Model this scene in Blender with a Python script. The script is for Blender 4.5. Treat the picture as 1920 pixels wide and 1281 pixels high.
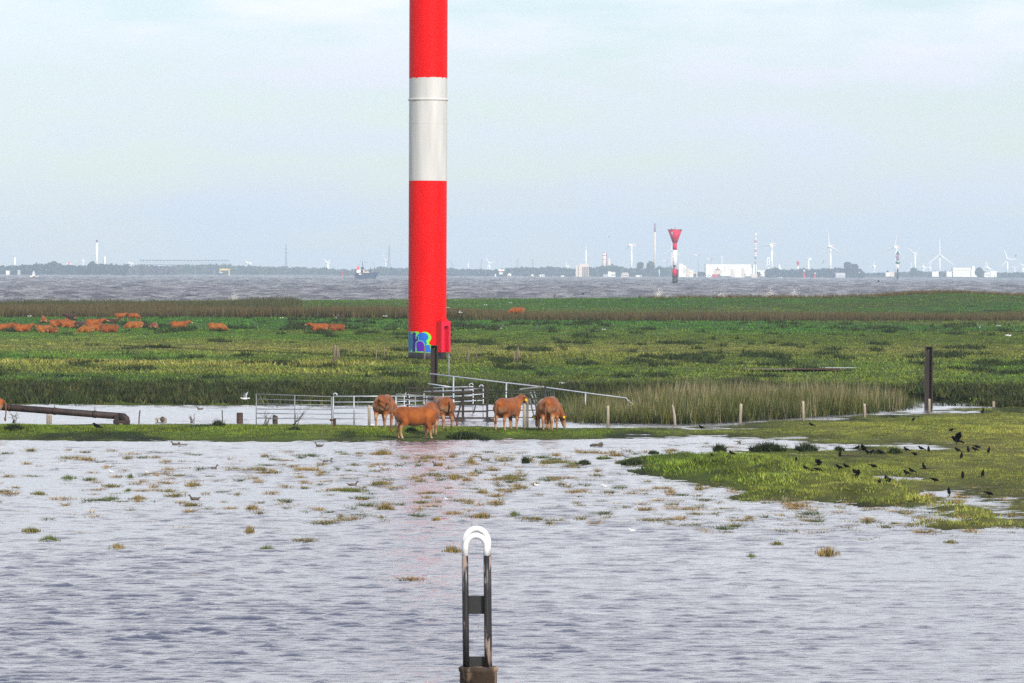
import bpy, bmesh, math, random
import numpy as np
from mathutils import Vector, Matrix, Quaternion
for o in list(bpy.data.objects): bpy.data.objects.remove(o)
S = bpy.context.scene
COL = S.collection
rad = math.radians
R = np.random.default_rng(7)
random.seed(7)

# ------------------------------------------------------------------ camera
F = 8000.0                      # focal length in photo pixels (1920 wide) = 150 mm on 36 mm
H = 6.0
PITCH, ROLL = math.atan(127.5 / F), 0.0040
_d = Vector((0, math.cos(PITCH), -math.sin(PITCH)))
_u0 = Vector((0, math.sin(PITCH), math.cos(PITCH)))
_r0 = Vector((1, 0, 0))
_r = _r0 * math.cos(ROLL) + _u0 * math.sin(ROLL)
_u = _u0 * math.cos(ROLL) - _r0 * math.sin(ROLL)
EYE = Vector((0, 0, H))
cam = bpy.data.cameras.new('camera'); camo = bpy.data.objects.new('camera', cam); COL.objects.link(camo)
cam.lens, cam.sensor_width, cam.clip_start, cam.clip_end = 150, 36, 1.0, 60000
m3 = Matrix((_r, _u, -_d)).transposed()
camo.matrix_world = Matrix.Translation(EYE) @ m3.to_4x4()
S.camera = camo

def ray(px, py):
    return _d + _r * ((px - 960) / F) + _u * ((640.5 - py) / F)
def on(px, py, z=0.0):
    "point of height z seen at a photo pixel"
    d = ray(px, py); t = (z - H) / d.z
    return EYE + d * t
def far(px, py, Y):
    "point at distance Y seen at a photo pixel"
    d = ray(px, py)
    return EYE + d * (Y / d.y)

# ------------------------------------------------------------------ light
SUN_EL, SUN_AZ = rad(33), rad(152)          # azimuth clockwise from +Y
SUNV = Vector((math.sin(SUN_AZ) * math.cos(SUN_EL), math.cos(SUN_AZ) * math.cos(SUN_EL), math.sin(SUN_EL)))
w = bpy.data.worlds.new('World'); S.world = w; w.use_nodes = True
nt = w.node_tree; N = nt.nodes; L = nt.links
N.clear()
out = N.new('ShaderNodeOutputWorld'); bg = N.new('ShaderNodeBackground')
sky = N.new('ShaderNodeTexSky'); sky.sky_type = 'NISHITA'; sky.sun_disc = False
sky.sun_elevation, sky.sun_rotation = SUN_EL, SUN_AZ
sky.air_density, sky.dust_density, sky.ozone_density = 1.0, 0.3, 3.0
tc = N.new('ShaderNodeTexCoord'); mp = N.new('ShaderNodeMapping'); mp.inputs['Scale'].default_value = (13.0, 13.0, 62.0)
L.new(tc.outputs['Generated'], mp.inputs['Vector'])
nz = N.new('ShaderNodeTexNoise'); nz.inputs['Scale'].default_value = 1.6; nz.inputs['Detail'].default_value = 7; nz.inputs['Roughness'].default_value = 0.55
L.new(mp.outputs['Vector'], nz.inputs['Vector'])
cr = N.new('ShaderNodeValToRGB'); cr.color_ramp.elements[0].position = 0.36; cr.color_ramp.elements[1].position = 0.66
L.new(nz.outputs['Fac'], cr.inputs['Fac'])
mul = N.new('ShaderNodeMath'); mul.operation = 'MULTIPLY_ADD'; mul.inputs[1].default_value = 0.70; mul.inputs[2].default_value = 0.12
L.new(cr.outputs['Color'], mul.inputs[0])
mx = N.new('ShaderNodeMix'); mx.data_type = 'RGBA'
deck = N.new('ShaderNodeMapRange'); deck.inputs['From Min'].default_value = .03; deck.inputs['From Max'].default_value = .13; deck.inputs['To Max'].default_value = .34
add = N.new('ShaderNodeMath'); add.operation = 'ADD'; L.new(mul.outputs[0], add.inputs[0]); L.new(deck.outputs[0], add.inputs[1])
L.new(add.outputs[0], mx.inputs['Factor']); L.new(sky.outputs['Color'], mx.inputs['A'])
sx = N.new('ShaderNodeSeparateXYZ'); L.new(tc.outputs['Generated'], sx.inputs[0])
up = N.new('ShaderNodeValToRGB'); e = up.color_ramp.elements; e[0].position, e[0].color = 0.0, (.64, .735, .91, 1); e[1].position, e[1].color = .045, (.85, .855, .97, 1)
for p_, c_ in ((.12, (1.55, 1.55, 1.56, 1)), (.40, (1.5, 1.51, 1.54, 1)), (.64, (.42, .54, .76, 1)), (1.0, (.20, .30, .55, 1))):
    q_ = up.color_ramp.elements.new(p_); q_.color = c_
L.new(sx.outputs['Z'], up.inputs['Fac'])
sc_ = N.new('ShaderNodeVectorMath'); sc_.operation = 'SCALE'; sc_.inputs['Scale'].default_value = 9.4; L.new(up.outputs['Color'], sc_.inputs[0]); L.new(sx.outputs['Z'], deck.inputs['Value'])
L.new(sc_.outputs[0], mx.inputs['B'])                  # thin high cloud, its unseen middle band brightened so the water reflects whiter
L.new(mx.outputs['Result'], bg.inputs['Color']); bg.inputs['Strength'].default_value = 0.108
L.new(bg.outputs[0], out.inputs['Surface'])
sl = bpy.data.lights.new('sun', 'SUN'); sl.energy = 4.6; sl.angle = rad(0.6); sl.color = (1.0, 0.93, 0.82)
so = bpy.data.objects.new('sun', sl); COL.objects.link(so); so.rotation_mode = 'QUATERNION'
so.rotation_quaternion = SUNV.to_track_quat('Z', 'Y'); so.location = (60, -80, 120)
S.view_settings.view_transform = 'Standard'; S.view_settings.look = 'None'
S.view_settings.exposure = 0.08; S.view_settings.gamma = 1.0; S.view_settings.use_curve_mapping = False
S.render.engine = 'CYCLES'
S.cycles.use_denoising = False
S.cycles.max_bounces = 6; S.cycles.volume_bounces = 2; S.cycles.diffuse_bounces = 3; S.cycles.glossy_bounces = 3
S.cycles.transparent_max_bounces = 8

# ------------------------------------------------------------------ helpers
def srgb(r, g, b):
    f = lambda c: (c / 255 / 12.92) if c / 255 <= .04045 else ((c / 255 + .055) / 1.055) ** 2.4
    return (f(r), f(g), f(b))
def mat(name, col, rough=0.7, metal=0.0, col2=None, scale=5.0, detail=4, mixr=(0.35, 0.65), bump=0.0, bscale=None,
        stretch=(1, 1, 1), attr=None, spec=0.5, coat=0.0, obj=True):
    m = bpy.data.materials.new(name); m.use_nodes = True
    n = m.node_tree.nodes; l = m.node_tree.links; b = n['Principled BSDF']
    b.inputs['Roughness'].default_value = rough; b.inputs['Metallic'].default_value = metal
    b.inputs['Specular IOR Level'].default_value = spec
    if coat: b.inputs['Coat Weight'].default_value = coat
    t = n.new('ShaderNodeTexCoord'); mpp = n.new('ShaderNodeMapping'); mpp.inputs['Scale'].default_value = stretch
    l.new(t.outputs['Object'] if obj else t.outputs['Generated'], mpp.inputs['Vector'])
    base = None
    if attr:
        a = n.new('ShaderNodeAttribute'); a.attribute_name = attr; base = a.outputs['Color']
    if col2 is not None:
        z = n.new('ShaderNodeTexNoise'); z.inputs['Scale'].default_value = scale; z.inputs['Detail'].default_value = detail
        l.new(mpp.outputs['Vector'], z.inputs['Vector'])
        r = n.new('ShaderNodeValToRGB'); r.color_ramp.elements[0].position, r.color_ramp.elements[1].position = mixr
        l.new(z.outputs['Fac'], r.inputs['Fac'])
        x = n.new('ShaderNodeMix'); x.data_type = 'RGBA'; l.new(r.outputs['Color'], x.inputs['Factor'])
        if base is not None:
            x.blend_type = 'MULTIPLY'; l.new(base, x.inputs['A'])
        else: x.inputs['A'].default_value = (*col, 1)
        x.inputs['B'].default_value = (*col2, 1)
        l.new(x.outputs['Result'], b.inputs['Base Color'])
    elif base is not None: l.new(base, b.inputs['Base Color'])
    else: b.inputs['Base Color'].default_value = (*col, 1)
    if bump:
        z2 = n.new('ShaderNodeTexNoise'); z2.inputs['Scale'].default_value = bscale or scale * 3; z2.inputs['Detail'].default_value = 5
        l.new(mpp.outputs['Vector'], z2.inputs['Vector'])
        bp = n.new('ShaderNodeBump'); bp.inputs['Strength'].default_value = bump; bp.inputs['Distance'].default_value = 0.05
        l.new(z2.outputs['Fac'], bp.inputs['Height']); l.new(bp.outputs['Normal'], b.inputs['Normal'])
    return m
def tag(o, label=None, cat=None, group=None, kind=None):
    if label: o['label'] = label
    if cat: o['category'] = cat
    if group: o['group'] = group
    if kind: o['kind'] = kind
    return o
def empty(name, loc, label=None, cat=None, group=None, rz=0.0):
    o = bpy.data.objects.new(name, None); COL.objects.link(o); o.location = loc; o.rotation_euler = (0, 0, rz)
    o.empty_display_size = 0.2
    return tag(o, label, cat, group)
def link(name, me, parent=None, m=None, loc=(0, 0, 0)):
    o = bpy.data.objects.new(name, me); COL.objects.link(o)
    if m is not None and not me.materials: me.materials.append(m)
    o.location = loc
    if parent: o.parent = parent
    return o
def fast_mesh(name, V, Fc, col=None, smooth=False):
    "numpy mesh: V (n,3), Fc (k,3|4), optional per-vertex colour (n,3)"
    me = bpy.data.meshes.new(name); V = np.asarray(V, np.float32); Fc = np.asarray(Fc, np.int32); k = Fc.shape[1]
    me.vertices.add(len(V)); me.vertices.foreach_set('co', V.ravel())
    me.loops.add(Fc.size); me.loops.foreach_set('vertex_index', Fc.ravel())
    me.polygons.add(len(Fc)); me.polygons.foreach_set('loop_start', np.arange(0, Fc.size, k, dtype=np.int32))
    try: me.polygons.foreach_set('loop_total', np.full(len(Fc), k, np.int32))
    except Exception: pass
    me.polygons.foreach_set('use_smooth', np.full(len(Fc), smooth, bool))
    me.update(calc_edges=True)
    if col is not None:
        a = me.color_attributes.new('Col', 'FLOAT_COLOR', 'POINT')
        a.data.foreach_set('color', np.c_[col, np.ones(len(V))].astype(np.float32).ravel())
    return me
class MB:
    "collects shapes, then links them as ONE mesh object"
    def __init__(s): s.v = []; s.f = []; s.sm = []
    def add(s, vs, fs, smooth=False):
        k = len(s.v); s.v += [tuple(p) for p in vs]; s.f += [tuple(i + k for i in f) for f in fs]; s.sm += [smooth] * len(fs); return s
    def box(s, c, d, rz=0.0, M=None):
        hx, hy, hz = d[0] / 2, d[1] / 2, d[2] / 2
        vs = [Vector((x, y, z)) for z in (-hz, hz) for y in (-hy, hy) for x in (-hx, hx)]
        if rz: q = Matrix.Rotation(rz, 3, 'Z'); vs = [q @ p for p in vs]
        if M is not None: vs = [M @ p for p in vs]
        c = Vector(c)
        return s.add([p + c for p in vs], [(0, 2, 3, 1), (4, 5, 7, 6), (0, 1, 5, 4), (2, 6, 7, 3), (0, 4, 6, 2), (1, 3, 7, 5)])
    def bar(s, a, b, wx, wy=None):
        "square bar from a to b"
        a, b = Vector(a), Vector(b); q = (b - a).to_track_quat('Z', 'Y').to_matrix()
        return s.box((a + b) / 2, (wx, wy or wx, (b - a).length), M=q)
    def tube(s, pts, r, n=8, caps=True, closed=False):
        pts = [Vector(p) for p in pts]; rs = r if isinstance(r, (list, tuple)) else [r] * len(pts)
        vs, fs = [], []; prev = None
        for i, p in enumerate(pts):
            t = (pts[min(i + 1, len(pts) - 1)] - pts[max(i - 1, 0)]).normalized()
            if prev is None:
                ref = Vector((0, 0, 1)) if abs(t.z) < .9 else Vector((1, 0, 0)); x = t.cross(ref).normalized()
            else: x = (prev - t * prev.dot(t)).normalized()
            prev = x; y = t.cross(x)
            for k in range(n):
                a = 2 * math.pi * k / n; vs.append(p + (x * math.cos(a) + y * math.sin(a)) * rs[i])
        for i in range(len(pts) - 1):
            for k in range(n):
                fs.append((i * n + k, i * n + (k + 1) % n, (i + 1) * n + (k + 1) % n, (i + 1) * n + k))
        s.add(vs, fs, True)
        if caps:
            k0 = len(s.v) - len(vs)
            s.f += [tuple(k0 + k for k in reversed(range(n))), tuple(k0 + (len(pts) - 1) * n + k for k in range(n))]; s.sm += [False, False]
        return s
    def lathe(s, prof, n=24, c=(0, 0, 0), caps=True):
        "profile of (radius, z) turned about z"
        c = Vector(c); vs = []; fs = []
        for r, z in prof:
            for k in range(n):
                a = 2 * math.pi * k / n; vs.append(c + Vector((r * math.cos(a), r * math.sin(a), z)))
        for i in range(len(prof) - 1):
            for k in range(n): fs.append((i * n + k, i * n + (k + 1) % n, (i + 1) * n + (k + 1) % n, (i + 1) * n + k))
        k0 = len(s.v); s.add(vs, fs, True)
        if caps:
            s.f += [tuple(k0 + k for k in reversed(range(n))), tuple(k0 + (len(prof) - 1) * n + k for k in range(n))]; s.sm += [False, False]
        return s
    def ball(s, c, r, n=10, m=7, M=None):
        r = (r, r, r) if not isinstance(r, (tuple, list)) else r; c = Vector(c); vs = []; fs = []
        vs.append((0, 0, -1))
        for i in range(1, m):
            t = -math.pi / 2 + math.pi * i / m
            for k in range(n): a = 2 * math.pi * k / n; vs.append((math.cos(t) * math.cos(a), math.cos(t) * math.sin(a), math.sin(t)))
        vs.append((0, 0, 1)); e = len(vs) - 1
        vs = [Vector((p[0] * r[0], p[1] * r[1], p[2] * r[2])) for p in vs]
        if M is not None: vs = [M @ p for p in vs]
        for k in range(n): fs.append((0, 1 + (k + 1) % n, 1 + k)); fs.append((e, e - n + k, e - n + (k + 1) % n))
        for i in range(m - 2):
            for k in range(n): a = 1 + i * n; fs.append((a + k, a + (k + 1) % n, a + n + (k + 1) % n, a + n + k))
        return s.add([p + c for p in vs], fs, True)
    def prism(s, poly, y0, y1):
        "xz outline extruded along y"
        n = len(poly); vs = [(x, y0, z) for x, z in poly] + [(x, y1, z) for x, z in poly]
        fs = [tuple(range(n)), tuple(reversed(range(n, 2 * n)))] + [(i, i + n, (i + 1) % n + n, (i + 1) % n) for i in range(n)]
        return s.add(vs, fs)
    def mesh(s, name):
        me = bpy.data.meshes.new(name); me.from_pydata(s.v, [], s.f); me.polygons.foreach_set('use_smooth', s.sm); me.update()
        bm = bmesh.new(); bm.from_mesh(me); bmesh.ops.recalc_face_normals(bm, faces=bm.faces); bm.to_mesh(me); bm.free()
        return me
    def build(s, name, m, parent=None, loc=(0, 0, 0)):
        return link(name, s.mesh(name), parent, m, loc)
def copy_tree(o, parent=None):
    c = o.copy(); COL.objects.link(c); c.parent = parent
    for ch in o.children: copy_tree(ch, c)
    return c

# ------------------------------------------------------------------ noise and terrain
def vnoise(x, y, seed=0):
    x = np.asarray(x, float); y = np.asarray(y, float)
    xi = np.floor(x).astype(np.int64); yi = np.floor(y).astype(np.int64); fx = x - xi; fy = y - yi
    def hsh(a, b):
        h = (a * 374761393 + b * 668265263 + seed * 974711) & 0xffffffff
        h = ((h ^ (h >> 13)) * 1274126177) & 0xffffffff
        return ((h ^ (h >> 16)) & 0xffff) / 65535.0
    sx = fx * fx * (3 - 2 * fx); sy = fy * fy * (3 - 2 * fy)
    a = hsh(xi, yi) * (1 - sx) + hsh(xi + 1, yi) * sx; b = hsh(xi, yi + 1) * (1 - sx) + hsh(xi + 1, yi + 1) * sx
    return a * (1 - sy) + b * sy
def fbm(x, y, seed=0, o=3):
    return sum(vnoise(x * 2 ** i, y * 2 ** i, seed + i) * .5 ** i for i in range(o)) / sum(.5 ** i for i in range(o))
def poly_world(pp): return np.array([[p.x, p.y] for p in (on(a, b) for a, b in pp)])
def sdf(P, x, y):
    "signed distance, positive inside"
    x = np.asarray(x, float); y = np.asarray(y, float)
    d = np.full(x.shape, 1e9); ins = np.zeros(x.shape, bool)
    for i in range(len(P)):
        ax, ay = P[i]; bx, by = P[(i + 1) % len(P)]; ex, ey = bx - ax, by - ay; l2 = ex * ex + ey * ey + 1e-9
        t = np.clip(((x - ax) * ex + (y - ay) * ey) / l2, 0, 1)
        d = np.minimum(d, np.hypot(x - ax - t * ex, y - ay - t * ey))
        if ay != by:
            c = ((ay > y) != (by > y)) & (x < ex * (y - ay) / (by - ay) + ax); ins ^= c
    return np.where(ins, d, -d)
FLOOD = poly_world([(-1500, 824), (0, 826), (100, 827), (400, 829), (760, 829), (870, 826), (1000, 825), (1150, 823.5), (1300, 822), (1400, 823),
    (1470, 826), (1540, 832), (1640, 836), (1730, 840), (1742, 842), (1600, 846), (1500, 848), (1440, 850), (1380, 852), (1330, 855), (1290, 859),
    (1262, 863), (1300, 871), (1340, 877), (1395, 881), (1424, 877), (1434, 864), (1462, 863), (1482, 873), (1512, 880), (1500, 888), (1522, 896), (1545, 907),
    (1580, 915), (1600, 915), (1592, 906), (1566, 896), (1544, 880), (1574, 876), (1612, 890), (1650, 904), (1676, 915), (1720, 928), (1760, 938),
    (1800, 946), (1860, 968), (1925, 992), (2100, 1050), (2500, 1200), (3000, 1500), (4000, 2600), (-3000, 2600), (-2500, 1000)])
DITCH = poly_world([(-1500, 793), (0, 795), (600, 797), (850, 799), (960, 802), (1290, 803), (1330, 797), (1400, 793), (1500, 787), (1600, 781),
    (1700, 773), (1830, 763), (1840, 758), (1700, 750), (1500, 747), (1200, 751), (900, 758), (600, 761), (0, 759), (-1500, 757)])
PUDS = [(1535, 893, .45, .16), (1556, 896, .35, .14), (1655, 897, .5, .17), (1700, 899, .35, .16), (1718, 899, .3, .15), (1752, 927, .4, .12), (1330, 868, .5, .12), (1390, 873, .5, .12)]
ISLES = [(1545, 925, .8, .09), (1600, 926, .9, .09), (1640, 930, .7, .08), (1665, 925, .7, .09), (1720, 945, .5, .07), (1755, 952, .4, .07), (1580, 940, .5, .07), (1470, 920, .7, .08), (1520, 915, .8, .09), (1430, 900, .8, .09), (1460, 902, .6, .08), (1380, 893, .7, .08), (1350, 900, .5, .07), (1770, 968, .4, .07), (1830, 988, .4, .07), (1880, 985, .4, .07),
         (1420, 892, 4.5, .10), (1370, 866, 2.5, .08), (1035, 868, 1.6, .07), (1075, 872, 1.0, .05), (1240, 888, 1.2, .08), (1310, 892, 1.6, .08), (1400, 905, 1.2, .07),
         (1490, 912, 2.0, .10), (1440, 932, 1.2, .09), (1340, 890, 1.0, .06), (1815, 965, .55, .06), (1850, 978, .5, .06), (1560, 930, .9, .07), (1690, 935, .9, .07),
         (1790, 955, .45, .06), (1620, 945, .8, .06), (1700, 965, .8, .05), (1500, 895, 1.5, .08), (1290, 868, 1.2, .07), (1220, 868, 1.0, .06), (1185, 868, .9, .06)]
_ri = np.random.default_rng(31)
_ix, _iy = _ri.uniform(2, 19, 4000), _ri.uniform(100, 150, 4000); _idd = sdf(FLOOD, _ix, _iy)
_ik = (_idd > .4) & (_ri.uniform(0, 1, 4000) < .13 * np.exp(-_idd / 3.0)) & (_ix < _iy * .125)
RAGGED = [(a, b, _ri.uniform(.18, .6), _ri.uniform(.08, .16)) for a, b in zip(_ix[_ik], _iy[_ik])][:90]
def height(x, y):
    x = np.asarray(x, float); y = np.asarray(y, float)
    fx = x / np.maximum(y, 1) * F + 960                     # where it lies left to right
    dw = np.maximum(sdf(FLOOD, x, y), sdf(DITCH, x, y))     # depth into water
    land = .26 * (1 - np.exp(np.minimum(dw, 0) * np.where(fx > 1150, .05, .10)))
    h = np.where(dw < 0, land, -np.minimum(.05 * (1 - np.exp(-np.maximum(dw, 0) * 2.0)) + dw * np.where(fx > 1250, .009, .035), .4))
    n = fbm(x * .35, y * .30, 3, 4) - .5
    n2 = fbm(x * .9, y * .55, 7, 3) - .5
    h = h + (n * .6 + n2 * .6) * np.where(dw < 0, np.clip(.13 + dw * .01, .07, .13), np.where(dw > 1.6, np.clip(.24 - dw * .012, .05, .24), .06))
    for (px, py, r, a) in ISLES:
        p = on(px, py); h = h + a * 2.2 * np.exp(-(((x - p.x) / (r * .9)) ** 2 + ((y - p.y) / (r * 1.3)) ** 2))
    for (ix, iy, r, a) in RAGGED: h = h + a * np.exp(-(((x - ix) / r) ** 2 + ((y - iy) / (r * 1.4)) ** 2))
    for (px, py, r, a) in PUDS:
        p = on(px, py); h = h - a * 1.5 * np.exp(-(((x - p.x) / (r * .9)) ** 2 + ((y - p.y) / (r * 2.0)) ** 2))
    # far bank of the ditch and the pasture behind
    g = .38 + .14 * (fbm(x * .05, y * .02, 11, 3) - .5) + .10 * (fbm(x * .4, y * .15, 15, 3) - .5)
    t = np.clip((y - 196) / 8, 0, 1); h = np.where(dw < 0, h * (1 - t) + g * t, h)
    # low summer dike in front of the estuary
    xc = x / 84.0
    crest = 1.9 + np.where(xc < 0, .95, .7) * np.clip(xc, -1.6, 1.6) + .22 * (fbm(x * .04, y * 0 + 2, 21, 3) - .5)
    crest = crest + .55 * np.exp(-((x - 70) / 9) ** 2)
    t = np.clip((y - 535) / 160, 0, 1); t = t * t * (3 - 2 * t)
    h = np.where(y > 535, h * (1 - t) + crest * t, h)
    d = np.clip((y - 700) / 14, 0, 1); h = np.where(y > 700, h * (1 - d) - 1.2 * d, h)
    return h
def gz(x, y): return float(height(np.array([x]), np.array([y]))[0])
def ground(px, py, it=5):
    "point of the terrain seen at a photo pixel"
    z = 0.2
    for _ in range(it): p = on(px, py, z); z = max(gz(p.x, p.y), 0.0)
    return Vector((p.x, p.y, z))
def grid(xs, ys, zf, name, m, kind='structure', parent=None, colf=None, smooth=True):
    X, Y = np.meshgrid(xs, ys) if np.ndim(xs) == 1 else (xs, ys)
    Z = zf(X, Y); ny, nx = X.shape
    V = np.c_[X.ravel(), Y.ravel(), Z.ravel()]
    i = np.arange(ny * nx).reshape(ny, nx)
    Fc = np.c_[i[:-1, :-1].ravel(), i[:-1, 1:].ravel(), i[1:, 1:].ravel(), i[1:, :-1].ravel()]
    me = fast_mesh(name, V, Fc, None if colf is None else colf(X.ravel(), Y.ravel(), Z.ravel()), smooth)
    o = link(name, me, parent, m); 
    if kind: o['kind'] = kind
    return o
# ------------------------------------------------------------------ ground
def dry_mask(x, y):
    "how dry and straw-coloured the pasture is (0..1)"
    a = fbm(x * .03, y * .012, 31, 3); b = fbm(x * .3, y * .06, 35, 3)
    d = np.clip((a - .42) * 3.2, 0, 1) * .6 + np.clip((b - .5) * 3, 0, 1) * .5
    row = 513 + (H - .4) * F / np.maximum(y, 1)              # photo row of this distance
    fx = x / np.maximum(y, 1) * F + 960
    band = np.exp(-((y - 262) / 9.0) ** 2) * np.clip((900 - fx) / 400, 0, 1) + .7 * np.exp(-((y - 242) / 7) ** 2) * np.clip((1000 - fx) / 500, 0, 1)
    band2 = .55 * np.exp(-((y - 315) / 28.0) ** 2)
    near = .5 * np.clip((190 - y) / 30, 0, 1) * np.clip((fx - 1250) / 500, 0, 1)
    return np.clip(d * .55 + band + band2 + near - .15, 0, 1)
def dark_mask(x, y):
    "rank dark weeds in small clumps, thicker in places"
    y = np.asarray(y, float); n = fbm(x * .50, y * .11, 41, 3); b = fbm(x * .045, y * .014, 45, 3)
    fx = x / np.maximum(y, 1) * F + 960
    rough = .07 * np.exp(-((y - 250) / 26.0) ** 2) * np.clip((1250 - fx) / 500, 0, 1)
    return np.clip((n - .70 + (b - .5) * .42 + rough) * 11, 0, 1)
GREEN = np.array([.062, .088, .009]); LUSH = np.array([.040, .108, .009]); DRYC = np.array([.185, .165, .042]); DARK = np.array([.014, .026, .006])
def grass_col(x, y):
    d = dry_mask(x, y)[:, None]; k = dark_mask(x, y)[:, None]
    lush = (np.clip((fbm(x * .02, y * .02, 51, 2) - .4) * 3 + np.clip((np.asarray(y) - 330) / 150, 0, 1) * .5, 0, 1) * np.clip((np.asarray(y) - 150) / 90, .12, 1))[:, None]
    pt = fbm(np.asarray(x) * 1.1, np.asarray(y) * .33, 55, 3)[:, None]
    c = ((GREEN * (1 - lush) + LUSH * lush) * (1 - d * .8) + DRYC * d * .8) * np.clip(.5 + pt * 1.15, .6, 1.5)
    return c * (1 - k) + DARK * k
M_soil = mat('turf_soil', (0, 0, 0), .95, col2=(.55, .55, .5), scale=.9, detail=8, attr='Col', bump=.5, bscale=6, spec=.1)
def ground_col(x, y, z):
    c = grass_col(x, y) * .8
    wet = np.clip((.05 - z) / .1, 0, 1)[:, None]
    return c * (1 - wet) + np.array([.035, .030, .018]) * wet
near = grid(np.linspace(-62, 62, 330), np.r_[np.linspace(36, 130, 70), np.linspace(130.4, 216, 240)], height, 'meadow', M_soil, colf=ground_col)
grid(np.linspace(-190, 190, 200), np.linspace(215.9, 716, 300), height, 'pasture', M_soil, colf=ground_col)

# ------------------------------------------------------------------ water
def water_mat(name, base, rough, bscale, bstr, stretch, bdist, ior=2.3, spec=.5):
    m = bpy.data.materials.new(name); m.use_nodes = True; n = m.node_tree.nodes; l = m.node_tree.links; b = n['Principled BSDF']
    b.inputs['Base Color'].default_value = (*base, 1); b.inputs['Roughness'].default_value = rough; b.inputs['IOR'].default_value = ior; b.inputs['Specular IOR Level'].default_value = spec
    t = n.new('ShaderNodeTexCoord'); mp = n.new('ShaderNodeMapping'); mp.inputs['Scale'].default_value = stretch
    l.new(t.outputs['Object'], mp.inputs['Vector'])
    z = n.new('ShaderNodeTexNoise'); z.inputs['Scale'].default_value = bscale; z.inputs['Detail'].default_value = 4; z.inputs['Roughness'].default_value = .6
    l.new(mp.outputs['Vector'], z.inputs['Vector'])
    bp = n.new('ShaderNodeBump'); bp.inputs['Strength'].default_value = bstr; bp.inputs['Distance'].default_value = bdist
    l.new(z.outputs['Fac'], bp.inputs['Height']); l.new(bp.outputs['Normal'], b.inputs['Normal'])
    return m
M_flood = water_mat('flood_water', (.055, .050, .075), .05, 9.0, .65, (.7, 1.1, 1), .03)
M_sea = water_mat('sea_water', (.050, .041, .050), .1, 1.6, .9, (.8, .5, 1), .3, 1.4, .5)
def waves(seed, n, lam0, lam1, amp, spread=.75, head=-math.pi / 2):
    r = np.random.default_rng(seed); out = []
    for i in range(n):
        lam = lam0 * (lam1 / lam0) ** (i / (n - 1)); a = head + r.normal() * spread
        out.append((2 * math.pi / lam * math.cos(a), 2 * math.pi / lam * math.sin(a), amp * lam ** .95 * r.uniform(.6, 1.3), r.uniform(0, 6.28)))
    return out
def wave_h(X, Y, W, gust):
    Z = np.zeros_like(X)
    for kx, ky, a, p in W: Z += a * np.sin(kx * X + ky * Y + p)
    s = np.std(Z) + 1e-9
    Z = np.sign(Z) * np.abs(Z / s) ** 1.15 * s
    return Z * gust
# wind ripples: rows of short crests with steep fronts towards the viewer's side, in gust patches
fr = np.linspace(-1, 1, 300); rowsX, rowsY, rowsZ = [], [], []; y0 = 42.0; i = 0
while y0 < 214:
    sp = .275 * (y0 / 60) ** .76; half = 4.5 + y0 * .136; X = fr * half; one = np.ones_like(X); fq = 3.3 * (60 / y0) ** .5
    gust = (.62 + .38 * np.clip((150 - y0) / 75, 0, 1.2)) * np.clip(.35 + 1.3 * fbm(X * .12, one * y0 * .07, 61, 3), .45, 1.35)
    n1 = vnoise(X * fq + i * 3.7, one * i * 2.3, 62); n2 = vnoise(X * fq * 2.7 + i * 1.3, one * i * 4.1, 63)
    cz = (.0085 + .038 * n1 ** 2.8 + .020 * n2 ** 1.7) * gust * (y0 / 60) ** .35
    wob = sp * 1.1 * (vnoise(X * .5 + i * .37, one * i * .45, 64) - .5)
    for f_, g_ in ((0, 0), (.22, .45), (.44, 1.0)):
        rowsX.append(X); rowsY.append(y0 + wob + sp * f_); rowsZ.append(cz * g_ - .012)
    y0 += sp; i += 1
rowsX, rowsY, fZ = np.array(rowsX), np.array(rowsY), np.array(rowsZ)
print('flood rows', rowsX.shape)
grid(rowsX, rowsY, lambda X, Y: fZ, 'flood_water', M_flood)
# short steep estuary waves, each with a trough, a crest towards the viewer's side and a long back
fr = np.linspace(-1, 1, 270); rowsX, rowsY, rowsZ = [], [], []; y0 = 706.0; i = 0
while y0 < 9000:
    sp = 6.0 * (y0 / 700) ** 1.25; half = 25 + y0 * .15; X = fr * half
    for part in range(3):
        cz = .02 + .85 * vnoise(X * .30 / (y0 / 900) ** .4 + i * 7.3, np.full_like(X, i * 3.1), 71) ** 1.7 + .12 * vnoise(X * 1.1, np.full_like(X, i * 5.7), 72)
        wob = sp * .8 * (vnoise(X * .04 + i * 1.9, np.full_like(X, i * .6), 73) - .5)
        rowsX.append(X); rowsY.append(y0 + wob + (0, min(sp * .3, 1.5 + .5 * cz.mean()), sp * .62)[part]); rowsZ.append((-.14 + 0 * cz, cz, cz * .25)[part])
    y0 += sp; i += 1
rowsX, rowsY, rowsZ = np.array(rowsX), np.array(rowsY), np.array(rowsZ)
print('sea rows', rowsX.shape)
grid(rowsX, rowsY, lambda X, Y: rowsZ, 'sea', M_sea)

# ------------------------------------------------------------------ haze
hz = MB().box((0, 8000, 104), (8000, 16600, 212)).build('haze', None); hz['kind'] = 'stuff'
M_h = bpy.data.materials.new('haze_air'); M_h.use_nodes = True; n = M_h.node_tree.nodes
for q in list(n):
    if q.type != 'OUTPUT_MATERIAL': n.remove(q)
pv = n.new('ShaderNodeVolumePrincipled'); pv.inputs['Density'].default_value = 9.0e-5; pv.inputs['Color'].default_value = (.72, .86, 1.0, 1)
pv.inputs['Anisotropy'].default_value = 0.0
M_h.node_tree.links.new(pv.outputs[0], [q for q in n if q.type == 'OUTPUT_MATERIAL'][0].inputs['Volume'])
hz.data.materials.append(M_h); hz.display_type = 'WIRE'
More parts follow.
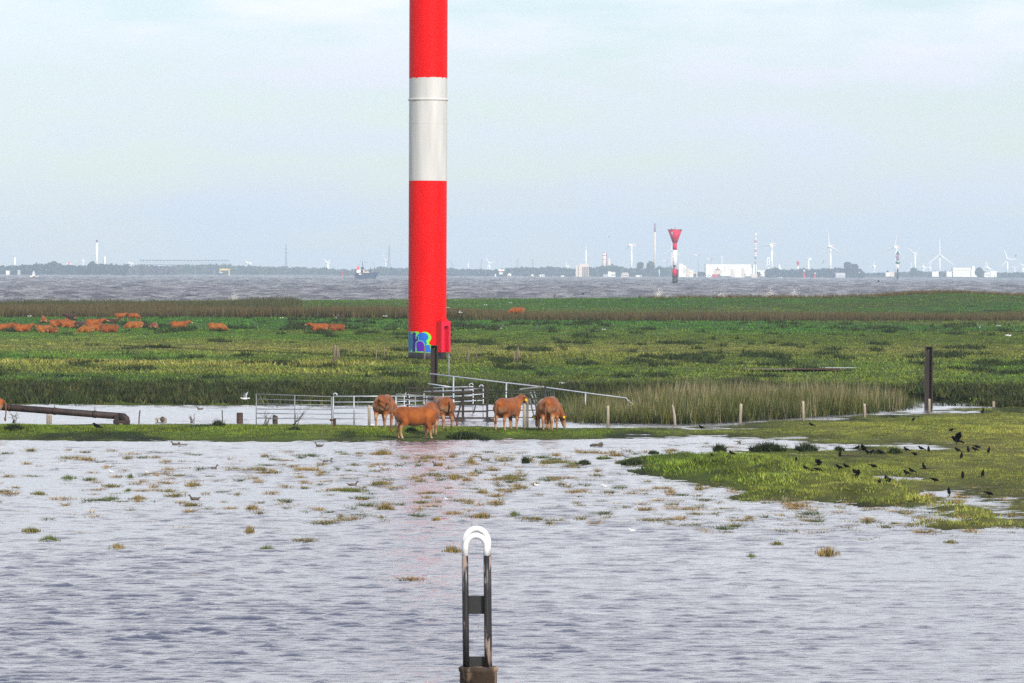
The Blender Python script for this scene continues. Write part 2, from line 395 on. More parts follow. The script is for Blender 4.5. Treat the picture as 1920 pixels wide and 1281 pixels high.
# ------------------------------------------------------------------ grass, weeds and reeds (blades in their tens of thousands)
def tmpl(nb, h, wd, spread, lean, curve=True, seed=0, thin=False):
    "template tuft: nb blades, each two triangles-high strip"
    r = np.random.default_rng(seed); V = []; Fc = []
    for i in range(nb):
        a = r.uniform(0, 6.283); b = r.uniform(0, 6.283); rr = spread * math.sqrt(r.uniform(0, 1)); hh = h * r.uniform(.55, 1.15)
        x, y = rr * math.cos(a), rr * math.sin(a); lx, ly = lean * hh * math.cos(b) * r.uniform(.3, 1.2), lean * hh * math.sin(b) * r.uniform(.3, 1.2)
        c = r.uniform(0, 3.1416); wx, wy = math.cos(c) * wd / 2, math.sin(c) * wd / 2; k = len(V)
        if thin:
            V += [(x - wx, y - wy, -.03), (x + wx, y + wy, -.03), (x + lx, y + ly, hh)]; Fc += [(k, k + 1, k + 2)]; continue
        V += [(x - wx, y - wy, -.03), (x + wx, y + wy, -.03), (x + lx * .45 + wx * .8, y + ly * .45 + wy * .8, hh * .6), (x + lx * .45 - wx * .8, y + ly * .45 - wy * .8, hh * .6), (x + lx, y + ly, hh)]
        Fc += [(k, k + 1, k + 2), (k, k + 2, k + 3), (k + 3, k + 2, k + 4)]
    return np.array(V), np.array(Fc)
def scatter(name, P, T, scale, cols, m, kind='stuff', tip=None, parent=None, zscale=None):
    "P (n,3) roots, T list of templates; joined into one mesh"
    n = len(P); which = R.integers(0, len(T), n); ang = R.uniform(0, 6.283, n); VV = []; FF = []; CC = []; off = 0
    zscale = scale if zscale is None else zscale
    for t, (V, Fc) in enumerate(T):
        s = np.where(which == t)[0]
        if not len(s): continue
        c, q = np.cos(ang[s])[:, None], np.sin(ang[s])[:, None]; sc = scale[s][:, None]
        X = (V[None, :, 0] * c - V[None, :, 1] * q) * sc + P[s, 0:1]; Y = (V[None, :, 0] * q + V[None, :, 1] * c) * sc + P[s, 1:2]
        Z = V[None, :, 2] * zscale[s][:, None] + P[s, 2:3]
        VV.append(np.stack([X, Y, Z], 2).reshape(-1, 3)); FF.append((Fc[None] + (off + np.arange(len(s)) * len(V))[:, None, None]).reshape(-1, 3))
        C = np.repeat(cols[s][:, None, :], len(V), 1)
        if tip is not None:
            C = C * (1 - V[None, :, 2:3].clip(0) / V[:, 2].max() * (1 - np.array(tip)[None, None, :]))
        CC.append(C.reshape(-1, 3)); off += len(s) * len(V)
    me = fast_mesh(name, np.concatenate(VV), np.concatenate(FF), np.concatenate(CC))
    o = link(name, me, parent, m)
    if kind: o['kind'] = kind
    return o
def blade_mat(name):
    m = bpy.data.materials.new(name); m.use_nodes = True; n = m.node_tree.nodes; l = m.node_tree.links; b = n['Principled BSDF']
    a = n.new('ShaderNodeAttribute'); a.attribute_name = 'Col'; b.inputs['Roughness'].default_value = .6; b.inputs['Specular IOR Level'].default_value = .2
    l.new(a.outputs['Color'], b.inputs['Base Color']); return m
M_blade = blade_mat('grass_blades')
def fan(n, y0, y1, extra=1.12, p=1.0):
    "n random points of the visible fan between two distances, evenly per area (p<1: denser near)"
    u = R.uniform(0, 1, n); y = np.sqrt(y0 ** 2 + u ** p * (y1 ** 2 - y0 ** 2)); x = R.uniform(-1, 1, n) * (y * .12 * extra + 1)
    return x, y
def vary(c, k=.28):
    return c * (1 + R.normal(0, k, (len(c), 1)).clip(-.6, .9)) * (1 + R.normal(0, .07, (len(c), 3)))
T_short = [tmpl(7, .052, .021, .18, 1.2, seed=i, thin=True) for i in range(6)]
T_mid = [tmpl(5, .085, .068, .32, 1.2, seed=20 + i, thin=True) for i in range(6)]
T_far = [tmpl(5, .16, .11, .6, 1.1, seed=40 + i, thin=True) for i in range(5)]
T_weed = [tmpl(14, .28, .075, .30, .7, seed=60 + i, thin=True) for i in range(5)]
def dry_land(x, y):
    z = height(x, y); k = z > -.015; return x[k], y[k], z[k]
# short turf on the near strip and the right-hand field
x, y = fan(125000, 84, 200); x, y, z = dry_land(x, y)
print('near tufts', len(x))
c = vary(grass_col(x, y) * 1.6 + np.array([.014, .018, .0])); edge = np.clip((.08 - z) / .08, 0, 1)[:, None]
c = c * (1 - .5 * edge) + np.array([.10, .085, .03]) * .5 * edge
lowz = R.uniform(.6, 1.5, len(x)) * np.clip(.2 + 1.6 * fbm(x * .6, y * .25, 81, 3), .4, 1.8) * np.clip(.35 + z / .16, .35, 1.3)
scatter('short_grass', np.c_[x, y, z], T_short, lowz, c, M_blade)
x, y = fan(52000, 196, 420); z = height(x, y); d = dry_mask(x, y); 
scatter('pasture_grass', np.c_[x, y, z], T_mid, R.uniform(.6, 1.4, len(x)) * (1 + 1.3 * d * (y < 300)), vary(grass_col(x, y) * 1.35, .28), M_blade)
x, y = fan(24000, 410, 705); z = height(x, y)
scatter('far_pasture_grass', np.c_[x, y, z], T_far, R.uniform(.5, 1.2, len(x)), vary(grass_col(x, y) * 1.2, .25), M_blade)
# rank dark weeds: clumps over the pasture, thick on the ditch bank
x, y = fan(60000, 196, 560); k = dark_mask(x, y) > R.uniform(.3, 1.0, len(x)); x, y = x[k][:11000], y[k][:11000]
print('weeds', len(x))
scatter('rank_weeds', np.c_[x, y, height(x, y)], T_weed, R.uniform(.5, 1.1, len(x)) * (1 + (y - 200) / 500), vary(np.tile(DARK * 1.1, (len(x), 1)) + R.uniform(0, .02, (len(x), 1)) * np.array([1, 1.1, .2]), .3), M_blade)
x, y = fan(9000, 193, 215); k = (R.uniform(0, 1, len(x)) < np.clip((216 - y) / 14, 0, 1)) & (height(x, y) > 0.02); x, y = x[k], y[k]
scatter('bank_weeds', np.c_[x, y, height(x, y)], T_weed, R.uniform(.7, 1.5, len(x)), vary(np.tile([.020, .032, .008], (len(x), 1)) + R.uniform(0, 1, (len(x), 1)) ** 3 * np.array([.05, .045, .012]), .3), M_blade)
# brown reed belt across the pasture, about 1.3 m tall
T_reed = [tmpl(11, 1.25, .09, .55, .2, seed=80 + i, thin=True) for i in range(6)]
def belt(name, n, f0, f1, hs, base, tipc, fx0=-200, fx1=2200):
    x, y = fan(n, 515, 640, 1.2); fx = x / y * F + 960
    k = (y > f0(fx)) & (y < f1(fx)) & (fx > fx0) & (fx < fx1); x, y = x[k], y[k]; fx = fx[k]
    s = R.uniform(.75, 1.2, len(x)) * hs * np.interp(fx, [800, 1000], [1, .72]) * np.clip(.6 + fbm(x * .06, y * .05, 91, 3), .6, 1.3)
    t = fbm(x * .05, y * .10, 95, 3)[:, None]; c = np.array(base) * t * 1.6 + np.array(tipc) * (1.1 - t)
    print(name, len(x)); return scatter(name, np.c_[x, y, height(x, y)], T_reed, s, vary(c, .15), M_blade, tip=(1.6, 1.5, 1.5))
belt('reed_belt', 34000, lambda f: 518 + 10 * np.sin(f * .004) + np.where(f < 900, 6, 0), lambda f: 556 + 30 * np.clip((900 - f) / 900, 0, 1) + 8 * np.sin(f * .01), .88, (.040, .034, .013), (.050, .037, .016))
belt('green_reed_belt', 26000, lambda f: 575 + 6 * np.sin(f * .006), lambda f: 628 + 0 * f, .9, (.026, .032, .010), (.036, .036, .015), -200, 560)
# green reed bed standing in the ditch on the right
REED = poly_world([(1060, 788), (1120, 794), (1290, 794), (1330, 792), (1400, 787), (1500, 781), (1600, 775), (1690, 768), (1725, 762), (1690, 752), (1500, 748), (1200, 752), (1070, 765)])
T_rush = [tmpl(8, 1.15, .042, .25, .34, seed=100 + i, thin=True) for i in range(6)]
T_stalk = [tmpl(3, 1.5, .034, .25, .26, seed=120 + i, thin=True) for i in range(6)]
def in_reed(n):
    x = R.uniform(REED[:, 0].min(), REED[:, 0].max(), n); y = R.uniform(REED[:, 1].min(), REED[:, 1].max(), n); s = sdf(REED, x, y); fx = x / y * F + 960
    k = (s > -.3 + R.uniform(-.6, .6, n)) & (R.uniform(0, 1, n) < np.clip((1790 - fx) / 220, .12, 1)); return x[k], y[k]
x, y = in_reed(22000); z = np.maximum(height(x, y), -.05)
fxr = x / y * F + 960
hh = R.uniform(.5, 1.05, len(x)) * np.clip(.4 + fbm(x * .3, y * .3, 131, 3) * 1.0, .4, 1.2) * np.interp(fxr, [1040, 1180, 1270, 1650, 1750], [.5, .65, .9, .8, .55])
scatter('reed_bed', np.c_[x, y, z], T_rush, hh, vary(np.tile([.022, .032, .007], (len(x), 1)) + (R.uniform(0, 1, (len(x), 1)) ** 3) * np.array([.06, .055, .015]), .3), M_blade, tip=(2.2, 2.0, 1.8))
x, y = in_reed(4300); z = np.maximum(height(x, y), -.05)
scatter('dry_reed_stalks', np.c_[x, y, z], T_stalk, R.uniform(.5, 1.1, len(x)) * np.interp(x / y * F + 960, [1040, 1180, 1270, 1650, 1750], [.5, .7, .95, .85, .6]), vary(np.tile([.23, .195, .11], (len(x), 1)), .3), M_blade)
# ------------------------------------------------------------------ red and white leading tower
M_red = mat('red_tower_paint', (.70, .003, .003), .5, col2=(.62, .002, .003), scale=1.2, stretch=(1, 1, .25), bump=.05, spec=.12)
M_redd = mat('door_red_paint', srgb(190, 8, 14), .5, spec=.3)
M_pink = mat('door_frame_paint', srgb(214, 20, 62), .45, spec=.3)
M_cream = mat('weathered_white_paint', (.55, .545, .545), .55, col2=(.46, .455, .45), scale=1.0, stretch=(2, 2, .2), detail=6, spec=.3)
M_black = mat('black_bitumen', (.012, .013, .016), .55, col2=(.022, .024, .03), scale=3)
TB = ground(801, 673.5); TY = TB.y; TR = 35.7 * TY / F
tow = empty('leading_tower', TB, 'tall cylindrical beacon tower with red and white bands and graffiti at its foot', 'beacon tower')
def tz(py): return far(801, py, TY).z - TB.z
def ringband(name, z0, z1, r, m, jag0=0.0, n=72):
    b = MB(); zs = [z0, *np.linspace(z0 + .1, z1, max(2, int((z1 - z0) / 2)))]; vs = []; fs = []
    for i, z in enumerate(zs):
        for k in range(n):
            a = 2 * math.pi * k / n
            zz = z - (jag0 * random.choice([0, 0, 0, .3, 1.0, .6]) if i == 0 else 0)
            vs.append((r * math.cos(a), r * math.sin(a), zz))
    for i in range(len(zs) - 1):
        for k in range(n): fs.append((i * n + k, i * n + (k + 1) % n, (i + 1) * n + (k + 1) % n, (i + 1) * n + k))
    b.add(vs, fs, True); return b.build(name, m, tow)
MB().lathe([(TR + .012, -.4), (TR + .012, tz(661)), (TR + .004, tz(660.5))], 72).build('base_band', M_black, tow)
ringband('red_band', tz(660.5), tz(339.5), TR, M_red)
ringband('white_band', tz(339.5), tz(145), TR + .002, M_cream)
ringband('red_band', tz(146), 34, TR + .006, M_red, .07)
MB().lathe([(TR, tz(190)), (TR + .06, tz(188.5)), (TR + .06, tz(186)), (TR, tz(185))], 72, caps=False).build('flange_ring', M_cream, tow)
for pyy in (452, 556, 232):
    MB().lathe([(TR, tz(pyy + .5)), (TR + .010, tz(pyy + .3)), (TR + .010, tz(pyy - .3)), (TR, tz(pyy - .5))], 72, caps=False).build('weld_seam', M_red if pyy > 300 else M_cream, tow)
MB().lathe([(TR + .006, 34), (TR * .4, 34.6), (.02, 34.8)], 72).build('tower_cap', M_red, tow)
# entrance box, turned away to the right
TH = rad(50); q = Matrix.Rotation(TH, 3, 'Z')
def onbox(x, dd, z): return q @ Vector((x, -dd, z))          # x along the face, dd outward from the axis
zb, zt = tz(660), tz(602); W_, DP = .46, TR + .36
def boxpart(name, x0, x1, d0, d1, z0, z1, m, parent=tow):
    b = MB(); b.box((q @ Vector(((x0 + x1) / 2, -(d0 + d1) / 2, (z0 + z1) / 2))), (x1 - x0, d1 - d0, z1 - z0), M=q); return b.build(name, m, parent)
hb = boxpart('entrance_box', -W_, -W_ + .30, TR - .35, DP, zb, zt, M_redd)
for a_ in ((W_ - .17, W_, zb, zt), (-W_ + .30, W_ - .17, tz(611), zt), ): boxpart('box_frame', a_[0], a_[1], TR - .35, DP, a_[2], a_[3], M_pink, hb)
boxpart('frame_lip', -W_ + .02, -W_ + .29, DP, DP + .02, zb, zt - .02, M_pink, hb)
dr = boxpart('door', -W_ + .30, W_ - .17, TR - .1, TR + .08, zb, tz(611), M_redd)
b = MB(); c0 = [onbox(.045 + x, TR + .085, zb + 1.02 + z) for x, z in ((-.09, 0), (.09, 0), (0, .17))]; c1 = [onbox(.045 + x, TR + .095, zb + 1.02 + z) for x, z in ((-.09, 0), (.09, 0), (0, .17))]
b.add(c0 + c1, [(0, 1, 2), (5, 4, 3), (0, 3, 4, 1), (1, 4, 5, 2), (2, 5, 3, 0)]); b.build('warning_triangle', mat('white_sign', (.8, .8, .75), .5), dr)
b = MB(); b.add([onbox(x, dd, z) for x, dd, z in ((-.25, TR - .2, zt), (.36, TR - .2, zt), (.36, DP - .05, zt + .002), (-.25, DP - .05, zt + .002), (-.18, TR - .2, tz(588)), (.22, TR - .2, tz(588)))],
      [(0, 1, 2, 3), (0, 4, 5, 1), (1, 5, 2), (0, 3, 4), (3, 2, 5, 4)]); b.build('sloping_hood', M_red, tow)
MB().ball(onbox(W_ - .05, DP, tz(665)), (.13, .13, .11)).build('cable_gland', M_black, tow)
MB().ball((q @ Vector((0, 0, 0))) + Vector((-.62, -TR * .78 - .03, tz(668))), .035).build('earth_bolt', mat('pale_bolt', (.7, .7, .7), .4), tow)
# bubble letter graffiti following the curve of the tower
GC = {'teal': srgb(18, 110, 150), 'navy': srgb(38, 12, 120), 'purple': srgb(84, 10, 165), 'blue': srgb(10, 98, 200), 'lime': srgb(110, 225, 20), 'pale': srgb(120, 200, 150)}
GM = {k: mat('spray_' + k, v, .5, col2=tuple(c * .8 for c in v), scale=2.5, stretch=(1, 1, .3)) for k, v in GC.items()}
def inpoly(P, x, y):
    ins = np.zeros(x.shape, bool)
    for i in range(len(P)):
        (ax, ay), (bx, by) = P[i], P[(i + 1) % len(P)]
        if ay != by: ins ^= ((ay > y) != (by > y)) & (x < (bx - ax) * (y - ay) / (by - ay) + ax)
    return ins
gx, gy = np.meshgrid(np.linspace(231, 655, 171), np.linspace(556, 930, 151)); cx, cy = (gx[:-1, :-1] + gx[1:, 1:]) / 2, (gy[:-1, :-1] + gy[1:, 1:]) / 2
lab = np.full(cx.shape, '', object)
ell = lambda X, Y, rx, ry: ((cx - X) / rx) ** 2 + ((cy - Y) / ry) ** 2 < 1
lab[ell(520, 665, 115, 96) | inpoly([(540, 720), (600, 720), (600, 778), (655, 802), (640, 925), (520, 925)], cx, cy)] = 'lime'
lab[inpoly([(240, 890), (520, 890), (520, 918), (250, 918)], cx, cy) | inpoly([(300, 566), (420, 566), (420, 640), (300, 640)], cx, cy)] = 'lime'
lab[ell(486, 656, 102, 76) | inpoly([(470, 700), (545, 710), (560, 765), (545, 790), (612, 792), (628, 916), (530, 916), (505, 780)], cx, cy)] = 'blue'
lab[ell(262, 738, 72, 178)] = 'pale'; lab[ell(258, 738, 62, 170)] = 'teal'
P_h = [(306, 600), (338, 566), (374, 596), (374, 640), (408, 650), (408, 735), (372, 762), (364, 912), (306, 912)]
lab[inpoly([(300, 596), (338, 560), (382, 592), (382, 636), (416, 646), (416, 740), (378, 765), (372, 916), (330, 916), (330, 700)], cx, cy) & (lab != 'teal')] = 'pale'
lab[inpoly(P_h, cx, cy) & (lab != 'teal')] = 'navy'
ar = (ell(440, 800, 86, 88) | inpoly([(372, 800), (524, 800), (524, 908), (372, 908)], cx, cy)) & (cx > 366)
lab[ar] = 'pale'; ar2 = (ell(440, 802, 76, 80) | inpoly([(380, 802), (514, 802), (514, 904), (380, 904)], cx, cy)) & (cx > 376); lab[ar2] = 'purple'
lab[inpoly([(362, 830), (376, 820), (380, 905), (362, 905)], cx, cy)] = 'lime'; lab[inpoly([(366, 610), (378, 610), (378, 690), (366, 690)], cx, cy)] = 'pale'
def gpt(X, Y):
    a = math.asin(max(-.999, min(.999, (740 + X * .10929 - 801.3) / 36.2))); r = TR + .005
    return (r * math.sin(a), -r * math.cos(a), tz(560 + Y * .10929))
GV = {(i, j): gpt(gx[i, j], gy[i, j]) for i in range(gx.shape[0]) for j in range(gx.shape[1])}
for key, pname in (('teal', 'teal_letter'), ('navy', 'navy_letter'), ('purple', 'purple_letter'), ('blue', 'blue_letter'), ('lime', 'lime_outline'), ('pale', 'pale_outline')):
    vi = {}; fs = []
    for i, j in zip(*np.where(lab == key)):
        fs.append([vi.setdefault(p, len(vi)) for p in ((i, j), (i + 1, j), (i + 1, j + 1), (i, j + 1))])
    b = MB(); b.add([GV[p] for p in vi], fs, True); b.build('graffiti_' + pname, GM[key], tow)

# ------------------------------------------------------------------ mooring hoop on its rusty pile
M_white = mat('white_gloss_paint', (.70, .70, .71), .45, col2=(.52, .51, .49), scale=9, detail=8, mixr=(.45, .75), bump=.08, spec=.5)
M_tar = mat('chipped_black_paint', (.014, .013, .014), .42, col2=(.30, .22, .19), scale=9, detail=8, mixr=(.57, .63), stretch=(1, 1, .22), bump=.15)
M_plate = mat('black_plate', (.010, .010, .011), .6)
M_rust = mat('rusty_pile', (.035, .020, .010), .85, col2=(.26, .17, .11), scale=6, detail=9, mixr=(.50, .60), stretch=(1, 1, .45), bump=.5)
M_flake = mat('flaked_pink_primer', (.36, .25, .20), .9)
HD = 54.0; hp = far(897, 1250, HD); k = HD / F
hoop = empty('mooring_hoop', hp, 'mooring hoop with white rounded top and black legs on a rusty pile', 'mooring post')
LT = Matrix.Rotation(rad(-.75), 3, 'Y')
def hv(x, z, y=0): return LT @ Vector(((x - 897) * k, y, (1250 - z) * k))
def hoop_bar(name_t, x0, x1, top, y, r):
    cxm, rr = (x0 + x1) / 2, (x1 - x0) / 2; arc = []
    for i in range(17):
        a = math.pi - math.pi * i / 16; arc.append(hv(cxm + rr * math.cos(a), top + rr * 1.15 - rr * 1.15 * math.sin(a), y))
    MB().tube([hv(x0, 1041, y)] + arc + [hv(x1, 1041, y)], r, 14).build('white_bend', M_white, hoop)
    for xx in (x0, x1): MB().tube([hv(xx, 1252, y), hv(xx, 1180, y), hv(xx, 1110, y), hv(xx, 1041, y)], r + .0006, 14).build('leg', M_tar, hoop)
hoop_bar('a', 873.5, 917, 991.5, .05, 5.9 * k); hoop_bar('b', 874.5, 914, 1003, -.07, 5.6 * k)
for y0, y1 in ((1117, 1151), (1231, 1251)):
    b = MB(); c = (hv(879, y0) + hv(912, y1)) / 2; b.box(c, (34 * k, .03, (y1 - y0) * k), M=LT); b.build('cross_plate', M_plate, hoop)
pz = -1.6 - hp.z
b = MB(); b.lathe([(35 * k, pz), (35 * k, -.07), (37 * k, -.055), (37.5 * k, -.012), (35 * k, 0)], 40); b.build('pile', M_rust, hoop)
# ------------------------------------------------------------------ steel piles, posts, pipe and bits along the ditch
M_steel = mat('dark_steel', (.012, .008, .007), .7, col2=(.03, .015, .010), scale=2.5, stretch=(1, 1, .3))
M_galv = mat('galvanised_tube', (.46, .48, .52), .45, metal=.35, col2=(.36, .38, .42), scale=4)
M_galvd = mat('dull_galvanised_tube', (.25, .26, .27), .5, metal=.3, col2=(.15, .16, .16), scale=4)
M_dgreen = mat('dark_green_steel', (.016, .034, .026), .5, col2=(.03, .022, .015), scale=5)
M_rustd = mat('dark_rust', (.035, .016, .010), .8, col2=(.075, .032, .018), scale=4, detail=7, bump=.2)
M_rail = mat('rusty_brown_tube', (.022, .013, .010), .7, col2=(.02, .014, .011), scale=3)
M_wood = mat('weathered_wood', (.22, .17, .12), .85, col2=(.10, .075, .05), scale=6, detail=8, stretch=(3, 3, .4), bump=.4)
M_woodd = mat('dark_wet_wood', (.045, .032, .024), .9, col2=(.09, .07, .05), scale=6, stretch=(3, 3, .4), bump=.3)
M_woodl = mat('bleached_wood', (.40, .35, .27), .85, col2=(.20, .16, .11), scale=5, detail=8, stretch=(3, 3, .35), bump=.3)
def h_pile(px, ptop, pbase, wpx, label):
    g = ground(px, pbase); wd = wpx * g.y / F; zt = far(px, ptop, g.y).z - g.z
    o = empty('steel_pile', (g.x, g.y, g.z), label, 'steel post', 'dark steel piles standing in the meadow')
    t = wd * .16
    for s in (-1, 1): MB().box((s * (wd / 2 - t / 2), 0, zt / 2 - .3), (t, wd * .9, zt + .6)).build('flange', M_steel, o)
    MB().box((0, wd * .12, zt / 2 - .3), (wd - 2 * t, t, zt + .6)).build('web', M_steel, o)
    MB().box((0, 0, zt + .012), (wd * 1.02, wd * .95, .024)).build('cap_plate', M_steel, o)
    MB().ball((0, -wd * .0 + wd * .12 - t / 2, zt - .14), .02, 6, 4).build('bolt', M_galv, o)
    return o
h_pile(814, 648.5, 724, 13.5, 'dark steel pile in front of the tower foot, rising behind the cattle pen')
h_pile(1741, 651, 750, 14.5, 'dark steel pile standing alone in the reeds on the right')
def wpost(name, px, ptop, pbase, wpx, label, group, m, lean=0.0, top='flat', D=None, cat='post'):
    g = ground(px, pbase) if D is None else far(px, pbase, D); wd = wpx * g.y / F; zt = far(px, ptop, g.y).z - g.z
    b = MB(); n = 7; r0 = wd / 2; lx = lean * zt; pts = [(0, 0, -.3), (lx * .4 + random.uniform(-.1, .1) * r0, 0, zt * .4), (lx * .8, 0, zt * .8)]
    if top == 'point': b.tube(pts + [(lx * .9, 0, zt * .88), (lx, 0, zt)], [r0, r0 * .95, r0 * .9, r0 * .8, r0 * .1], n)
    else: b.tube(pts + [(lx, 0, zt - .02), (lx + r0 * .1, 0, zt)], [r0 * 1.03, r0 * .95, r0, r0 * .92, r0 * .6], n)
    o = b.build(name, m, None, g); return tag(o, label, cat, group)
GP = 'weathered wooden fence posts in the meadow'
for px, a, b_, w_, lb, ln, tp in [
    (625, 645, 681, 5.0, 'thickest leaning post of the clump left of the tower foot', .10, 'point'), (632, 648, 676, 3.6, 'middle post of the clump left of the tower foot', .03, 'point'),
    (637, 653, 676, 3.0, 'rightmost thin post of the clump left of the tower foot', -.12, 'point'),
    (706, 652, 677, 3.0, 'thin grey post left of the tower, the left one of two', -.04, 'point'), (720, 650, 674, 2.6, 'thin grey post nearest the left edge of the tower', .03, 'point'),
    (796, 649, 678, 3.4, 'grey post just in front of the graffiti', .02, 'flat'), (878, 655, 680, 4.0, 'grey post right of the tower with a dark foot', .02, 'point'),
    (892, 653, 675, 2.2, 'thin slanting stake right of the tower', .12, 'point'), (964, 660, 678, 3.0, 'short dark post, left one of the trio in the pasture', .0, 'point'),
    (969.5, 649, 677, 4.0, 'pale pointed post, tallest of the trio in the pasture', .08, 'point'), (974, 655, 676, 3.0, 'dark post, right one of the trio in the pasture', -.05, 'point')]:
    wpost('fence_post', px, a, b_, w_, lb, GP, M_wood, ln, tp)
GR = 'weathered posts along the front of the reed bed'
for px, a, b_, w_, lb, ln, tp in [
    (1140, 761, 797, 5.5, 'grey post at the left end of the reed bed, right of the cattle', 0, 'flat'), (1267, 758, 797, 5.5, 'leaning split post in front of the reeds with dry grass at its foot', -.16, 'point'),
    (1388, 757, 795, 6.0, 'upright pale post in front of the middle of the reeds', .03, 'flat'), (1507, 752, 789, 5.5, 'slightly tilted post in front of the right half of the reeds', -.05, 'flat'),
    (1622, 757, 783, 5.5, 'short post near the right end of the reeds', -.06, 'flat'), (1742.5, 748, 772, 5.0, 'pale post right in front of the lone steel pile', .0, 'flat'), (1863, 753, 764, 6.0, 'stubby cut post at the far right end of the ditch', 0, 'flat')]:
    wpost('fence_post', px, a, b_, w_, lb, GR, M_woodl, ln, tp)
GL = 'posts and stumps along the left ditch'
wpost('wooden_post', 89, 768, 793, 4.5, 'tall pale wooden post in front of the rusty pipe', GL, M_woodl, 0, 'flat'); wpost('wooden_post', 94.5, 778, 793, 6, 'short pale stump beside the tall post at the pipe', GL, M_woodl)
wpost('wooden_post', 260, 769, 793, 2.6, 'dark leaning stake right of the pipe elbow', GL, M_woodd, .1); wpost('wooden_post', 417, 769, 793, 2.0, 'thin dark stake left of the rusty stub pile', GL, M_woodd, -.02)
wpost('wooden_stump', 516, 779, 795, 10.5, 'thick mossy stump seen through the left field gate', GL, M_woodd, 0, 'flat', None, 'stump')
wpost('wooden_post', 664, 769, 796, 3.0, 'thin post behind the second field gate', GL, M_wood, 0); wpost('wooden_post', 692, 760, 799, 5.5, 'pale square post behind the second field gate, left of the cow', GL, M_woodl, 0)
wpost('wooden_post', 983, 740, 803, 6.5, 'pale pointed post inside the pen between the two right cows', GL, M_woodl, 0, 'point'); wpost('wooden_post', 989, 748, 803, 4.5, 'grey squared post beside the pale pointed post', GL, M_wood, 0)
g = ground(449.5, 793); b = MB(); rr = 6 * g.y / F; zz = far(449, 774, g.y).z - g.z; b.lathe([(rr, -.3), (rr, zz), (rr * .75, zz), (rr * .75, zz - .1)], 18); tag(b.build('stub_pile', M_rustd, None, g), 'short rusty cylindrical stub pile on the ditch edge', 'steel stub')
g = ground(627, 801); b = MB(); b.box((0, 0, .16), (.12, .14, .36)); b.box((-.1, 0, .27), (.16, .06, .06)); tag(b.build('gate_stop', M_rustd, None, g), 'rusty block with a catch between the two field gates', 'gate stop')
# rusty discharge pipe
pe = on(230, 797, .08); pa = far(-90, 756, pe.y + 2); pb = far(222, 780.5, pe.y); rp = 6.4 * pe.y / F; M_pipe = mat('dark_pipe_rust', (.014, .008, .007), .7, col2=(.040, .020, .015), scale=3, detail=7)
pipe = empty('discharge_pipe', pe, 'long rusty pipe running down to an elbow at the ditch edge', 'pipe'); L0 = lambda p: Vector(p) - pe
MB().tube([L0(pa), L0(pa.lerp(pb, .5)), L0(pb)], rp, 20).build('pipe_run', M_pipe, pipe)
for t in (.35, .62, .86):
    p = pa.lerp(pb, t); v = (pb - pa).normalized() * .05; MB().tube([L0(p - v), L0(p + v)], rp * 1.12, 20).build('pipe_flange', M_pipe, pipe); MB().tube([L0(p + Vector((0, 0, rp))), L0(p + Vector((0, 0, rp + .16)))], .012, 6).build('vent_pin', M_steel, pipe)
ec = far(233, 782, pe.y); MB().tube([L0(pb), L0(ec), L0(ec + Vector((.06, -.02, -.05))), L0(ec + Vector((.09, -.03, -.35)))], [rp * 1.05, rp * 1.1, rp * 1.1, rp * 1.0], 18).build('elbow', M_pipe, pipe)
MB().box(L0(far(219, 787, pe.y - .02)), (.17, .3, .36)).build('pipe_support', M_steel, pipe); MB().box(L0(far(228, 791, pe.y)), (.62, .4, .14)).build('footing', M_steel, pipe)
# broken crate of boards
g = ground(302, 793); cr_ = empty('broken_pallet', g, 'pale broken pallet with a tuft of weed on the ditch edge', 'pallet'); kk = g.y / F
MB().box((-.02, 0, 8 * kk), (20 * kk, .5, 2.2 * kk)).build('board', M_woodl, cr_); MB().box((-8 * kk, 0, 3 * kk), (3 * kk, .5, 9 * kk)).build('board', M_woodl, cr_); MB().box((7.5 * kk, 0, 3 * kk), (4 * kk, .5, 9 * kk)).build('board', M_woodl, cr_)
MB().box((0, 0, 0), (19 * kk, .5, 1.8 * kk)).build('board', M_woodl, cr_); MB().ball((3.5 * kk, -.2, 7 * kk), (5 * kk, .12, 5.5 * kk), 9, 6).build('weed_clump', M_woodd, cr_)
# log in the water, slab and plank out in the pasture
g = on(1118, 838); lg = empty('drift_log', g, 'dark drift log lying in the flood water near the right bank', 'log'); kk = g.y / F
MB().tube([(-12 * kk, 0, .02), (-6 * kk, 0, .05), (4 * kk, 0, .05), (9 * kk, .02, .09), (12 * kk, .03, .12)], [2.6 * kk, 3.6 * kk, 3.4 * kk, 4.2 * kk, 3 * kk], 10).build('trunk', M_woodd, lg)
MB().tube([(5 * kk, -.05, .02), (7 * kk, -.1, -.02), (7.5 * kk, -.12, -.12)], [1.6 * kk, 1.2 * kk, .8 * kk], 6).build('stub', M_woodd, lg)
g = ground(1081, 722); kk = g.y / F; sl_ = empty('concrete_box', g, 'low brown concrete box sunk in the grass behind the pen', 'concrete box'); M_brown = mat('brown_concrete', (.075, .045, .028), .9, col2=(.12, .08, .05), scale=3)
MB().box((0, .3, 3.4 * kk), (28 * kk, .8, 7.6 * kk)).build('box_body', M_brown, sl_); MB().box((-25 * kk, .2, 3.6 * kk), (15 * kk, .5, 1.6 * kk)).build('pale_slab', M_cream, sl_)
g = ground(985, 722); kk = g.y / F; o = MB().box((0, 0, .04), (90 * kk, 1.4, .10)).build('mud_plank', M_brown, None, g); tag(o, 'long brown plank flat in the grass left of the concrete box', 'plank')
g = ground(1530, 697); kk = g.y / F
o = MB().box((0, 0, .12), (88 * kk, .35, .14)).build('rusty_beam', M_rustd, None, g); tag(o, 'rusty beam lying at the edge of a puddle in the pasture', 'beam')
